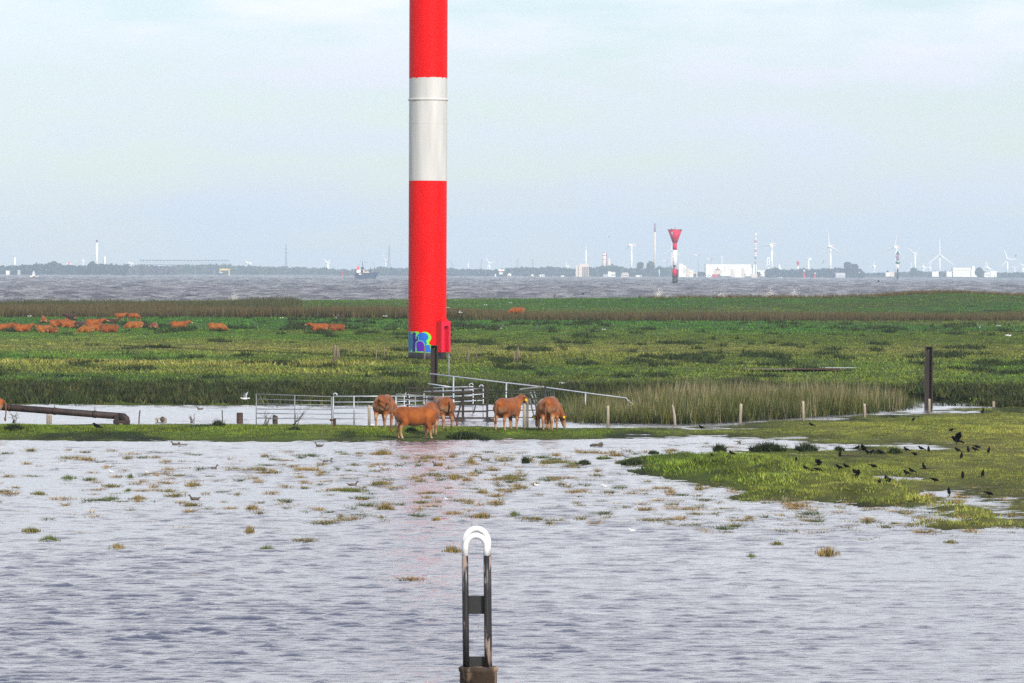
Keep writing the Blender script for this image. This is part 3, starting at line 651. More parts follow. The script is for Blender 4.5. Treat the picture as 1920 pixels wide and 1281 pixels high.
def puddle(px, py, wx, wy, m, name, dz):
    g = ground(px, py); kk = g.y / F; n = 28; b = MB()
    b.add([(math.cos(a) * wx * kk * (1 + .15 * math.sin(3 * a)), math.sin(a) * wy * (1 + .2 * math.cos(2 * a)), 0) for a in np.linspace(0, 6.283, n, False)], [tuple(range(n))])
    o = b.build(name, m, None, (g.x, g.y, g.z + dz)); o['kind'] = 'structure'
puddle(1490, 696, 95, 2.0, M_brown, 'mud', .13); puddle(1572, 694.5, 34, .9, M_flood, 'puddle', .16)
g = far(841.5, 728, 214); b = MB(); b.tube([(0, 0, -.2), (0, 0, far(841, 663, 214).z - g.z)], .032, 8); tag(b.build('marker_pole', M_galvd, None, g), 'thin grey pole in front of the tower, right of the dark pile', 'pole')
# ------------------------------------------------------------------ field gates and cattle pen
def rails(name, m, root, pts, r, n=7): return MB().tube([Vector(p) - root.location for p in pts], r, n).build(name, m, root)
def panel(label, cat, name, xl, yl, DL, xr, yr, DR, ups, m, rr, rv, hook=None, group=None, botl=None, botr=None):
    "hurdle from its rail rows (yl[i] at the left end, yr[i] at the right end) and uprights at fractions"
    base = far(xl, max(yl), DL); o = empty(name, base, label, cat, group)
    for a, b_ in zip(yl, yr): rails('rail', m, o, [far(xl, a, DL), far(xr, b_, DR)], rr)
    yb0, yb1 = botl or max(yl), botr or max(yr)
    for u in ups:
        X = xl + (xr - xl) * u; D = DL + (DR - DL) * u; rails('upright', m, o, [far(X, min(yl) * (1 - u) + min(yr) * u, D - .04), far(X, yb0 * (1 - u) + yb1 * u, D - .04)], rv)
    if hook is not None:
        X = xl + (xr - xl) * hook; D = DL + (DR - DL) * hook; yt = min(yl) * (1 - hook) + min(yr) * hook; s = 1 if hook < .5 else -1
        rails('hook', m, o, [far(X + s * 3.5 - s * 3.5 * math.cos(t), yt - 2 - 4 * math.sin(t), D) for t in np.linspace(0, math.pi * 1.05, 9)], rv)
    return o
GG = 'galvanised gates and hurdles of the cattle pen'
panel('thin dull field gate at the far left of the pen', 'gate', 'field_gate', 480.5, [739, 749, 757.5, 767, 775, 784, 795], 169, 622, [744, 752, 759.5, 768.5, 777, 786, 796], 168.5, (0, .51, 1), M_galvd, .017, .022, None, GG, 803, 799)
panel('bright wide-barred gate behind the leftmost standing cow', 'gate', 'field_gate', 625, [743.5, 754.4, 765, 775, 785, 796.5], 168.5, 742, [743, 754, 765, 775, 785, 796.5], 168.5, (0, .33, 1), M_galv, .024, .026, 0.0, GG)
panel('dull grey hurdle behind the big calf', 'hurdle', 'pen_hurdle', 743.5, [739, 748.5, 757.5, 766, 775, 785], 170, 816.5, [743.5, 753, 762, 770, 779, 788], 171, (0, .48, 1), M_galvd, .019, .024, None, GG, 799, 799)
panel('low bright hurdle showing left of the dark pen frame', 'hurdle', 'pen_hurdle', 744, [743, 753, 762, 765, 775], 175, 800, [743, 752, 761, 764, 774], 176, (.25, .42, 1), M_galv, .022, .024, .27, GG, 800, 799)
panel('bright galvanised hurdle in the back of the pen, hook at its right end', 'hurdle', 'pen_hurdle', 795, [734.5, 745, 755.5, 765, 776], 182, 887, [731, 742, 752.5, 762, 772], 181, (0, .39, .60, 1), M_galv, .024, .026, 1.0, GG, 792, 790)
panel('upper rail hurdle with a hook just right of the dark pile', 'hurdle', 'pen_hurdle', 812, [727.5, 735, 746], 184, 887, [725, 731.5, 741], 183, (.25, .52, 1), M_galv, .022, .022, 1.0, GG, 792, 790)
panel('short bright hurdle next to the trailer rear post', 'hurdle', 'pen_hurdle', 868, [731, 741.5, 752, 762], 178, 906, [728, 739, 751, 761], 178, (0, 1), M_galv, .022, .024, 1.0, GG, 790, 790)
panel('dark green railing behind the middle right cow', 'railing', 'pen_railing', 914, [734, 739, 747, 758, 770, 783, 793], 174, 1022, [733, 738, 747, 757, 769, 783, 793], 174, (0, .42, 1), M_dgreen, .022, .028, None, None, 801, 801)
panel('low green railing reaching into the reeds right of the cows', 'railing', 'pen_railing', 1040, [777, 790], 173, 1082, [776, 789], 173, (0, .5, 1), M_dgreen, .022, .024, None, None, 800, 800)
# green crate of slanting bars
cg = empty('feeder_cage', far(1024, 800, 175), 'dark green barred feeder cage above the rightmost cow', 'cage')
rails('corner_post', M_steel, cg, [far(1022.5, 724, 175), far(1022.5, 801, 175)], .045)
rails('top_rail', M_dgreen, cg, [far(1010, 733, 175), far(1038, 733, 175)], .022); rails('side_rail', M_dgreen, cg, [far(1037, 733, 175), far(1044, 758, 175)], .026)
for i in range(8): rails('bar', M_dgreen, cg, [far(1007 + i * 4.0, 734, 175), far(1009 + i * 4.3, 753, 175)], .014)
rails('bottom_rail', M_dgreen, cg, [far(1009, 753, 175), far(1043, 755, 175)], .02)
for (a, b_, c, d_, r_) in ((994.5, 735, 1007, 768, .034), (993, 748, 1004, 790, .034), (1001, 733, 1012, 770, .026)): rails('diagonal_strut', M_galvd, cg, [far(a, b_, 175.5), far(c, d_, 175.5)], r_)
o = MB().bar(far(974, 730, 176), far(1019, 724.5, 176), .09, .05).build('loose_board', M_galvd); tag(o, 'pale board laid slanting across the green railing', 'board')
# loading-ramp handrail sloping down into the reeds
hr = empty('handrail', far(850, 792, 187), 'long galvanised handrail sloping down to the right into the reeds', 'handrail')
rails('top_rail', M_galv, hr, [far(806, 700.8, 188), far(950, 718, 187.5), far(1020, 726, 187), far(1107, 738, 186), far(1146, 743, 186), far(1173.6, 746.5, 186), far(1203, 775.5, 185.5)], .030)
rails('lower_rail', M_galv, hr, [far(802, 719.5, 188), far(850, 726.5, 187.8)], .028)
for X, a, b_ in ((850.5, 706, 792), (949.5, 718, 790), (1098, 737, 788)): rails('upright', M_galv, hr, [far(X, a, 187), far(X - 1.5, b_, 187)], .032)
# rusty open stock trailer
TD = 173.0; tr = empty('stock_trailer', far(868, 803, TD), 'rusty brown open stock trailer frame with two wheels, behind the cattle', 'trailer')
for X, a, b_, w_ in ((764, 727, 797, .075), (810.5, 726, 797, .085), (868, 727, 797, .10), (913.5, 723, 800, .085)):
    MB().bar(far(X, b_, TD) - tr.location, far(X, a, TD) - tr.location, w_).build('corner_post', M_rail, tr)
for X0, X1, a, b_, dd in ((762, 811, 727.5, 727.5, -.06), (866, 914, 728, 727, -.06), (762, 914, 736.5, 735.5, -.07), (764, 914, 748, 747, -.06), (764, 914, 759.5, 759, -.06), (764, 914, 771, 771.5, -.06), (764, 914, 784, 784, -.06), (764, 914, 797, 798, -.06)):
    MB().bar(far(X0, a, TD + dd) - tr.location, far(X1, b_, TD + dd) - tr.location, .065).build('side_rail', M_rail, tr)
MB().bar(far(869, 738, TD - .1) - tr.location, far(853, 801, TD - .4) - tr.location, .05).build('drawbar', M_rail, tr)
MB().bar(far(896, 742, TD + 1.2) - tr.location, far(888, 775, TD + 1.2) - tr.location, .05).build('gate_strut', M_dgreen, tr)
M_tyre = mat('black_tyre', (.012, .011, .011), .85, col2=(.04, .028, .02), scale=6); M_tyrem = mat('muddy_tyre', (.05, .034, .02), .9, col2=(.02, .016, .012), scale=7)
for X, Y_, r_, m_ in ((918, 796.5, .27, M_tyre), (862, 796.5, .27, M_tyrem)):
    c = far(X, Y_, TD - .25) - tr.location; wh = bpy.data.objects.new('wheel', None); COL.objects.link(wh); wh.parent = tr; wh.location = c
    b = MB(); pr = [(.13, -.09), (r_ * .92, -.10), (r_, -.06), (r_, .06), (r_ * .92, .10), (.13, .09)]; b.lathe(pr, 28, caps=False); me = b.mesh('tyre'); me.transform(Matrix.Rotation(math.pi / 2, 4, 'X')); link('tyre', me, wh, m_)
    b = MB(); b.lathe([(.05, -.05), (.135, -.06), (.135, .06), (.05, .05)], 20); me = b.mesh('rim'); me.transform(Matrix.Rotation(math.pi / 2, 4, 'X')); link('rim', me, wh, M_rustd)
    MB().tube([c + Vector((-.30 * math.cos(t), -.02, .30 * math.sin(t))) for t in np.linspace(.3, 2.84, 10)], .016, 6).build('mudguard', M_rail, tr)

# ------------------------------------------------------------------ cattle
def coat_mat():
    m = mat('cattle_coat', (0, 0, 0), .75, col2=(.42, .34, .3), scale=3.0, detail=5, mixr=(.3, .75), attr='Col', bump=.12, bscale=40, spec=.25)
    b = m.node_tree.nodes['Principled BSDF']; b.inputs['Sheen Weight'].default_value = .15; return m
M_coat = coat_mat(); M_hoof = mat('hoof_horn', (.05, .04, .035), .5); M_tagy = mat('yellow_ear_tag', (.85, .58, .02), .4); M_tailt = mat('tail_hair', (.16, .055, .018), .8)
RUST = np.array([.33, .090, .010]); CREAM = np.array([.60, .42, .26]); DKR = np.array([.13, .028, .008])
def fuse(b, name, vox, it=7):
    me = b.mesh('tmp'); o = bpy.data.objects.new('tmp', me); COL.objects.link(o)
    r = o.modifiers.new('r', 'REMESH'); r.mode = 'VOXEL'; r.voxel_size = vox
    s = o.modifiers.new('s', 'SMOOTH'); s.factor = .6; s.iterations = it
    dg = bpy.context.evaluated_depsgraph_get(); out = bpy.data.meshes.new_from_object(o.evaluated_get(dg)); out.name = name
    bpy.data.objects.remove(o); bpy.data.meshes.remove(me)
    out.polygons.foreach_set('use_smooth', np.ones(len(out.polygons), bool)); return out
def limb(b, pts, rs, n=10):
    b.tube(pts, list(rs), n)
    for p, r in zip(pts, rs): b.ball(p, r * .98, 8, 6)
def cow_mesh(name, head=('up', 0), legs=(0, 0, 0, 0), vox=.03, rust=RUST, lie=False, seed=0):
    "facing +x. head = (pose, side); legs = fore/aft swing of hind-left, hind-right, front-left, front-right. Returns mesh and ear positions"
    b = MB(); dz = -.50 if lie else 0
    b.ball((-.04, 0, .86 + dz), (.60, .325, .365), 16, 12); b.ball((.42, 0, .88 + dz), (.36, .27, .37), 14, 10); b.ball((-.50, 0, .93 + dz), (.34, .285, .33), 14, 10)
    limb(b, [(.52, 0, 1.13 + dz), (0, 0, 1.11 + dz), (-.55, 0, 1.14 + dz), (-.78, 0, 1.05 + dz)], (.13, .13, .13, .10)); b.ball((.66, 0, .74 + dz), (.16, .14, .20))
    for s in (-1, 1): b.ball((-.44, s * .17, 1.08 + dz), (.10, .09, .09)); b.ball((-.80, s * .085, 1.02 + dz), (.06, .06, .09))
    pose, side = head
    if pose == 'up': nk = [(.60, 0, .98), (.84, .12 * side, 1.12), (1.02, .32 * side, 1.22)]; mz = (1.20, .62 * side, 1.08) if abs(side) > .5 else (1.42, .3 * side, 1.05)
    elif pose == 'away': nk = [(.58, .02 * side, .98), (.78, .22 * side, 1.00), (.84, .50 * side, .98)]; mz = (.82, .86 * side, .72)
    elif pose == 'flank': nk = [(.55, 0, .95), (.72, .25 * side, .98), (.60, .50 * side, .92)]; mz = (.26, .60 * side, .78)
    else: nk = [(.60, 0, .92), (.90, .10 * side, .74), (1.08, .22 * side, .50)]; mz = (1.16, .30 * side, .12)     # grazing
    sh = Vector((0, 0, dz)); nk = [Vector(p) + sh for p in nk]; mz = Vector(mz) + sh
    limb(b, nk, (.25, .19, .145)); hv_ = mz - nk[-1]; p1 = nk[-1] + hv_ * .45
    limb(b, [nk[-1], p1, mz], (.135, .105, .078)); b.ball(nk[-1] + Vector((0, 0, .05)), .12)
    if lie:
        for s in (-1, 1):
            b.ball((-.42, s * .27, .24), (.30, .13, .22)); limb(b, [(-.25, s * .36, .12), (-.02, s * .38, .07), (.12, s * .34, .06)], (.09, .06, .05))
            limb(b, [(.48, s * .20, .24), (.68, s * .22, .12), (.42, s * .26, .06)], (.13, .08, .05))
    else:
        for i, (s, hind) in enumerate(((1, 1), (-1, 1), (1, 0), (-1, 0))):
            d = legs[i]
            if hind: limb(b, [(-.54, s * .155, .86), (-.44 + d * .3, s * .185, .62), (-.68 + d * .8, s * .17, .43), (-.65 + d, s * .165, .12), (-.60 + d, s * .165, .035)], (.205, .135, .066, .048, .055))
            else: limb(b, [(.46, s * .16, .86), (.44 + d * .2, s * .175, .62), (.48 + d * .6, s * .165, .36), (.46 + d, s * .16, .11), (.50 + d, s * .16, .035)], (.17, .105, .062, .046, .054))
        b.ball((-.38, 0, .60), (.14, .12, .09))
    me = fuse(b, name, vox)
    n = len(me.vertices); co = np.empty(n * 3, np.float32); me.vertices.foreach_get('co', co); co = co.reshape(-1, 3); x, y, z = co.T
    c = np.tile(rust, (n, 1)).astype(float)
    pale = np.clip((.42 - z) / .25, 0, 1) * .75 if not lie else np.zeros(n)
    pale = np.maximum(pale, .95 * np.clip((-.60 - x) / .10, 0, 1) * np.clip((.96 + dz - z) / .25, 0, 1) * .75 * np.clip((z - .3 - dz) / .1, 0, 1) * (np.abs(y) > .02))     # buttocks
    pale = np.maximum(pale, .65 * np.clip((.56 + dz - z) / .05, 0, 1) * (np.abs(x + .1) < .5))
    dm = np.linalg.norm(co - np.array(mz), axis=1); pale = np.maximum(pale, .8 * np.clip((.15 - dm) / .05, 0, 1))
    c = c * (1 - pale[:, None]) + CREAM * pale[:, None]
    dk = np.clip((z - 1.06 - dz) / .2, 0, 1) * .35 + .35 * np.clip((fbm(x * 3 + seed * 7, z * 3 + y, seed + 200, 3) - .5) * 4, 0, 1) * (1 - pale)
    c = c * (1 - dk[:, None]) + DKR * dk[:, None]
    if not lie: hf = np.clip((.05 - z) / .02, 0, 1)[:, None]; c = c * (1 - hf) + np.array([.05, .04, .035]) * hf
    cl = np.clip((-.84 - x) / .02, 0, 1)[:, None] * 0; c = c * (1 - cl)
    a = me.color_attributes.new('Col', 'FLOAT_COLOR', 'POINT'); a.data.foreach_set('color', np.c_[c, np.ones(n)].astype(np.float32).ravel())
    return me, nk[-1], mz
def cow(label, px, py, heading, head, legs, scale=1.0, tail='down', tags=True, loc=None, group='russet cattle by the pen', rust=RUST, seed=0):
    g = loc or ground(px, py); g = Vector(g); g.z = max(g.z, -.04) - .01
    o = empty('cow', g, label, 'cow', group, heading); o.scale = (scale,) * 3
    me, pk, mz = cow_mesh('body', head, legs, .032, rust, seed=seed); link('body', me, o, M_coat)
    hd = (mz - pk).normalized(); sd = hd.cross(Vector((0, 0, 1))).normalized(); up = sd.cross(hd)
    for s in (-1, 1):
        e0 = pk + sd * s * .10 + up * .03; e1 = e0 + sd * s * .21 - up * .03 + Vector((0, 0, -.03)); em = (e0 + e1) / 2 + up * .02
        ea = MB().tube([e0, em, e1], [.035, .062, .012], 8).build('ear', M_tailt, o)
        if tags: MB().box(e0.lerp(e1, .62) - up * .055, (.075, .075, .085)).build('ear_tag', M_tagy, ea)
    T = {'down': [(-.86, 0, 1.08), (-.95, .01, .95), (-.96, .02, .6), (-.93, .02, .36)], 'right': [(-.86, 0, 1.10), (-1.0, -.10, 1.05), (-.98, -.26, .98), (-.93, -.38, .95), (-.9, -.42, 1.10)],
         'swing': [(-.86, 0, 1.08), (-.97, -.03, .9), (-1.0, -.12, .6), (-.98, -.26, .25)]}[tail]
    tl = MB().tube(T, [.045, .035, .026] + [.022] * (len(T) - 3), 8).build('tail', M_tailt, o)
    MB().ball(T[-1], (.045, .045, .10 if tail != 'right' else .07), 8, 6).build('tail_tuft', M_tailt, tl)
    return o
A = rad
cow('big russet calf standing side-on at the water edge with its head turned away', 779, 823, A(6), ('away', 1), (-.02, .10, -.04, .12), .94, 'down', False, seed=1)
cow('russet cow seen from behind by the bright gate, tail swung up over its rump', 721, 802, A(78), ('graze', -1), (0, .05, .1, 0), 1.02, 'right', True, seed=2, rust=RUST * np.array([.92, .95, 1.1]))
cow('russet cow mostly hidden behind the big calf, rump showing above its shoulders', 806, 813, A(96), ('graze', 0), (.02, -.05, .05, 0), .98, 'down', True, seed=3)
cow('russet cow seen from behind with its tail swung aside, right of the big calf', 830, 805, A(108), ('graze', .6), (.0, .06, .05, 0), 1.0, 'swing', True, seed=4, rust=RUST * np.array([.85, .85, .9]))
cow('russet cow standing with its rump towards the left, its tagged ear held high', 952, 807, A(62), ('up', -.1), (-.05, .08, .08, -.05), .98, 'down', True, seed=5)
cow('russet cow at the right end of the group, grazing with a yellow ear tag', 1032, 807, A(80), ('graze', -1.1), (.04, -.04, .08, 0), 1.03, 'down', True, seed=6)
cow('pale-legged cow half hidden on the left of the rightmost cow', 1021, 805, A(98), ('graze', .5), (.0, .04, .05, 0), .93, 'down', True, seed=7, rust=RUST * np.array([1.1, 1.35, 1.8]))
lab_l = 'russet cow cut off by the left picture edge, standing near the ditch'
cow(lab_l, -34, 802, A(178), ('graze', .4), (0, .05, .05, 0), .95, 'down', True, seed=9)
# herd far out in the pasture
lyA, lyB, lyC = cow_mesh('body', ('up', .3), (0,) * 4, .04, RUST * 1.0, True, 21)[0], cow_mesh('body', ('flank', 1), (0,) * 4, .04, RUST * .7, True, 22)[0], cow_mesh('body', ('graze', .2), (0,) * 4, .05, RUST * np.array([1.0, 1.3, 1.6]), True, 23)[0]
stA, stB = cow_mesh('body', ('graze', .3), (.05, -.05, 0, .1), .05, RUST, False, 24)[0], cow_mesh('body', ('up', .6), (-.05, .05, .05, 0), .05, RUST, False, 25)[0]
stD = cow_mesh('body', ('up', -.2), (0,) * 4, .05, np.array([.055, .02, .012]), False, 26)[0]; lyD = cow_mesh('body', ('up', .5), (0,) * 4, .05, np.array([.045, .018, .012]), True, 27)[0]
HG = 'cattle resting far out in the left pasture'
for px, py, hd, me, sc, lb, gr in [
    (4, 620, 10, lyA, 1.15, 'resting cow cut off by the left edge of the far pasture', HG), (25, 619, 170, lyB, 1.15, 'dark russet cow lying second from the left edge in the far pasture', HG),
    (42, 622, 8, lyA, 1.2, 'russet cow lying with its head to the right, left of the big knot of cattle', HG), (82, 606, 95, lyA, 1.25, 'cow lying up behind the knot of cattle, its head highest of all', HG),
    (83, 624, 5, lyC, 1.25, 'pale-backed cow lying at the front left of the knot of cattle', HG), (98, 625, 160, lyB, .95, 'pale cow curled against the front left cow of the knot', HG), (107, 613, 0, lyA, 1.3, 'cow lying in the middle of the knot of cattle, turned right', HG),
    (128, 615, 184, lyA, 1.25, 'long cow lying at the right of the knot, beside a dark one', HG), (149, 615, 60, lyD, 1.1, 'dark brown beast lying between the two knots of cattle', HG),
    (134, 600, 150, lyD, 1.2, 'dark brown beast lying in front of the brown reeds', HG), (176, 612, 4, lyA, 1.3, 'cow lying at the back of the second knot', HG), (163, 624, 175, lyC, 1.1, 'pale cow lying at the front left of the second knot', HG),
    (181, 621, 185, lyA, 1.1, 'white-faced cow lying in the middle of the second knot', HG), (204, 624, 2, lyB, 1.35, 'dark russet cow lying at the front right of the second knot', HG),
    (197, 606, 170, lyD, .9, 'small dark calf lying left of the standing pair', HG), (213, 606, 20, lyD, .8, 'small dark calf lying under the standing pair', HG),
    (225, 603, 20, stB, 1.0, 'left cow of the standing pair in front of the far reeds', HG), (249, 603, -8, stA, 1.0, 'right cow of the standing pair in front of the far reeds', HG),
    (253, 616, 178, lyC, 1.3, 'pale russet cow lying alone right of the second knot', HG), (279, 616, 170, lyD, .8, 'small dark calf lying beside a cow seen from behind', HG), (290, 617, 80, lyB, 1.1, 'cow lying seen from behind with a pale rump', HG),
    (335, 616, 5, lyA, 1.25, 'single cow lying between the herd and the rightmost lying cow', HG), (406, 620, 8, lyC, 1.3, 'rightmost cow of the resting herd', HG),
    (600, 621, 178, lyA, 1.3, 'left cow of the lying pair left of the tower, head to the left', 'lying pair left of the tower'), (631, 621, 5, lyB, 1.25, 'right dark russet cow of the lying pair left of the tower', 'lying pair left of the tower')]:
    g = ground(px, py); o = link('cow', me, None, M_coat, g); o.rotation_euler = (0, 0, A(hd)); o.scale = (sc * .78,) * 3; tag(o, lb, 'cow', gr)
g = ground(970, 597); o = link('cow', stA, None, M_coat, g); o.rotation_euler = (0, 0, A(175)); o.scale = (1.12,) * 3; tag(o, 'lone russet cow standing in front of the far reeds right of the tower', 'cow')
# ------------------------------------------------------------------ far shore, about 8 km off
M_fland = mat('far_shore_grass', (.05, .075, .035), .9, col2=(.10, .09, .05), scale=.01)
M_fleaf = blade_mat('far_foliage')
M_fwhite = mat('far_white_wall', (.85, .83, .78), .6); M_fcream = mat('far_cream_wall', (.72, .60, .48), .7); M_fgrey = mat('far_grey_wall', (.45, .45, .46), .7)
M_fglass = mat('far_dark_window', (.10, .08, .08), .4); M_froof = mat('far_brown_roof', (.30, .17, .12), .8); M_fsteel = mat('far_blue_steel', (.12, .17, .22), .6)
M_fred = mat('far_red_paint', (.62, .02, .05), .5); M_fpurple = mat('far_purple_brick', (.28, .14, .26), .8); M_fyellow = mat('far_yellow_steel', (.80, .58, .10), .5)
M_fgreen = mat('far_green_paint', (.0, .17, .11), .5); M_fblue = mat('far_navy_paint', (.015, .02, .06), .5); M_forange = mat('far_orange_paint', (.80, .10, .03), .5)
M_fturb = mat('turbine_white', (.86, .86, .85), .5)
gshore = MB(); SH = lambda px: 7800 + (900 if px < 250 else 500 if px < 620 else 0)
def fz(px, py, D): return far(px, py, D).z
# low land along the far side
xs = np.linspace(-3200, 3200, 260); ysf = np.array([8150., 8200, 8300, 8600, 9500, 11000, 14000, 15900])
grid(xs, ysf, lambda X, Y: np.where(Y < 8160, -2, 1.5 + 2.2 * fbm(X * .004, Y * .002, 301, 3) + np.clip((Y - 8300) / 400, 0, 3)), 'far_shore', M_fland)
def crown(c, rx, rz, n, r, col, V, Fc, C):
    u = r.normal(size=(n, 3)); u /= np.linalg.norm(u, axis=1)[:, None]; u *= r.uniform(.55, 1, (n, 1)) ** .5
    p = np.array(c) + u * np.array([rx, rx, rz]); s = r.uniform(.8, 1.7, n) * rx * .22
    a = r.normal(size=(n, 3)); a /= np.linalg.norm(a, axis=1)[:, None]; b = np.cross(a, r.normal(size=(n, 3))); b /= np.linalg.norm(b, axis=1)[:, None]
    k = len(V) * 4
    for i in range(n):
        V.append([p[i] - a[i] * s[i] - b[i] * s[i] * .7, p[i] + a[i] * s[i] - b[i] * s[i] * .7, p[i] + a[i] * s[i] + b[i] * s[i] * .7, p[i] - a[i] * s[i] + b[i] * s[i] * .7])
        Fc.append([k + 4 * i, k + 4 * i + 1, k + 4 * i + 2, k + 4 * i + 3]); cc = np.array(col) * r.uniform(.9, 1.9); C += [cc] * 4
def foliage_obj(name, crowns, m, seed, parent=None):
    r = np.random.default_rng(seed); V, Fc, C = [], [], []
    for c, rx, rz, n, col in crowns: crown(c, rx, rz, n, r, col, V, Fc, C)
    return link(name, fast_mesh(name, np.array(V).reshape(-1, 3), np.array(Fc), np.array(C)), parent, m)
def wood(name, x0, x1, tops, D, col, step=9, seed=0, row=513):
    "belt of trees; tops = [(px, py)...] skyline"
    r = np.random.default_rng(seed); cr = []; px = x0; tx, ty = zip(*tops)
    while px < x1:
        D_ = D + r.uniform(-60, 140); top = fz(px, np.interp(px, tx, ty) + r.uniform(-1.0, 2.2), D_); rx = r.uniform(5, 9)
        p = far(px, 510, D_); rz = max(3, (top - 1) * .5); cr.append(((p.x, D_, top - rz), rx, rz, 90, np.array(col) * r.uniform(.7, 1.3))); px += step * r.uniform(.35, .75)
    o = foliage_obj(name, cr, M_fleaf, seed); o['kind'] = 'stuff'; return o
wood('far_wood', -60, 236, [(-60, 499), (0, 498), (60, 497), (95, 493), (105, 492), (120, 497), (160, 498), (172, 493), (200, 495), (236, 498)], 7300, (.018, .032, .030), 8, 401)
wood('russet_scrub', 232, 330, [(232, 497), (290, 497), (300, 500), (330, 500)], 7900, (.07, .05, .045), 8, 402); wood('far_wood', 300, 640, [(300, 501), (330, 497), (420, 496), (470, 499), (520, 500), (560, 501), (640, 505)], 8300, (.045, .065, .035), 8, 403)
wood('far_wood', 640, 850, [(640, 506), (690, 506), (715, 501), (740, 503), (850, 504)], 8200, (.04, .055, .04), 8, 404)
wood('far_wood', 836, 1100, [(836, 505), (870, 505), (930, 507), (955, 503), (980, 501), (1000, 503), (1040, 499), (1065, 503), (1100, 504)], 8200, (.028, .045, .034), 8, 405)
wood('far_wood', 1085, 1260, [(1085, 504), (1105, 502), (1130, 499), (1145, 497), (1165, 501), (1195, 503), (1230, 503), (1260, 499)], 8200, (.028, .05, .034), 8, 406)
wood('far_wood', 1235, 1440, [(1235, 500), (1262, 502), (1300, 511), (1440, 510)], 8300, (.04, .06, .04), 9, 407)
wood('far_wood', 1440, 1620, [(1440, 505), (1455, 501), (1475, 508), (1485, 505), (1515, 504), (1535, 505), (1545, 502), (1580, 503), (1600, 500), (1612, 505), (1620, 511)], 7900, (.020, .034, .034), 8, 408)
wood('far_wood', 1600, 2000, [(1600, 514), (1700, 511), (1720, 506), (1740, 511), (1760, 508), (1830, 512), (1838, 506), (1850, 511), (2000, 512)], 8400, (.035, .055, .035), 8, 409)
def far_tree(px, top, D, rx, label, kind='broad', group=None):
    zt = fz(px, top, D); p = far(px, 510, D); o = empty('tree', (p.x, D, 1.0), label, 'tree', group)
    MB().tube([(0, 0, 0), (0, 0, zt * .5), (.3, 0, zt * .8)], [.8, .6, .3], 7).build('trunk', M_froof, o)
    if kind == 'broad': cs = [((random.uniform(-.4, .4) * rx, random.uniform(-.4, .4) * rx, zt - 1 - rx * .9 + random.uniform(-.3, .3) * rx), rx * .85, rx * .9, 130, (.03, .048, .034)) for _ in range(3)] + [((0, 0, zt * .45), rx * .7, zt * .3, 80, (.03, .045, .03))]
    else: cs = [((0, 0, zt * (.3 + .12 * i)), rx * (1 - i * .17), zt * .12, 50, (.022, .035, .03)) for i in range(6)]
    foliage_obj('crown', cs, M_fleaf, int(px), o); return o
far_tree(1201, 492.5, 8000, 6.2, 'left one of two big round trees between the turbine and the tall chimney', group='big round trees on the far shore'); far_tree(1219, 491.5, 8000, 7.2, 'right one of two big round trees, at the foot of the tall chimney', group='big round trees on the far shore')
far_tree(1590, 493.5, 7850, 8.5, 'large dark tree at the right end of the blue wood on the far shore', group='big round trees on the far shore'); far_tree(1603, 497, 7850, 6, 'smaller dark tree at the very edge of the blue wood', group='big round trees on the far shore')
far_tree(101, 492.8, 7250, 7.5, 'domed tree topping the dark wood on the far left shore', group='big round trees on the far shore'); far_tree(172, 492.2, 7250, 6, 'round tree just left of the tall white lighthouse tower', group='big round trees on the far shore')
far_tree(232, 491, 7280, 2.6, 'slim pointed conifer at the end of the dark left wood', 'conifer'); far_tree(1715, 504.5, 8250, 7, 'round tree between the green beacon and the twin-bladed turbine', group='big round trees on the far shore'); far_tree(1835, 503.5, 8250, 7.5, 'round tree hiding the right end of the long white hall', group='big round trees on the far shore')
# buildings
def fbox(name, px0, px1, top, D, depth, m, parent=None, base=0.0, loc=None):
    a, b_ = far(px0, top, D), far(px1, top, D); z = a.z if base == 0 else a.z
    c = Vector(((a.x + b_.x) / 2, D + depth / 2, (z + base) / 2)); 
    if parent is not None: c -= parent.location
    return MB().box(c, (b_.x - a.x, depth, z - base)).build(name, m, parent)
def fwin(parent, px0, px1, r0, r1, nx, nz, D, m, name='window', frac=.6):
    for i in range(nx):
        for j in range(nz):
            w_ = (px1 - px0) / nx; h_ = (r1 - r0) / nz; x0 = px0 + w_ * (i + .5 - frac / 2); z0 = r0 + h_ * (j + .5 - frac / 2)
            a, b_ = far(x0, z0, D), far(x0 + w_ * frac, z0 + h_ * frac, D)
            MB().box(Vector(((a.x + b_.x) / 2, D - .1, (a.z + b_.z) / 2)) - parent.location, (b_.x - a.x, .4, a.z - b_.z)).build(name, m, parent)
def fhouse(label, cat, boxes, D, wins=(), group=None, name='building', depth=14):
    o = empty(name, (far(boxes[0][0], 515, D).x, D, 0.5), label, cat, group)
    for bx in boxes: fbox(bx[4] if len(bx) > 4 else 'wall', bx[0], bx[1], bx[2], D + (bx[5] if len(bx) > 5 else 0), depth, bx[3], o)
    for w_ in wins: fwin(o, *w_[:6], D, w_[6] if len(w_) > 6 else M_fglass)
    return o
D0 = 8050
fhouse('pale high-rise apartment block with rows of dark windows on the far shore', 'apartment block', [(1079.5, 1091, 498, M_fcream), (1091, 1104, 496, M_fcream, 'wall', 1.5), (1088, 1101, 495, M_fcream, 'roof_house', 2.5)], D0, [(1083, 1086, 499, 519, 1, 8), (1091.5, 1103.5, 500, 519, 4, 7)])
fhouse('bright white house with a flat roof right of the apartment block', 'house', [(1140, 1146, 509, M_fwhite), (1146, 1154, 510.5, M_fwhite, 'wall', 1)], D0, [(1146.5, 1153, 514, 517, 2, 1)])
fhouse('low pale house with a mansard roof, between two trees on the far shore', 'house', [(1165, 1179, 513.5, M_fcream), (1167, 1178, 511, M_fgrey, 'roof', 1)], D0, [(1166, 1178, 514.5, 518, 4, 1)])
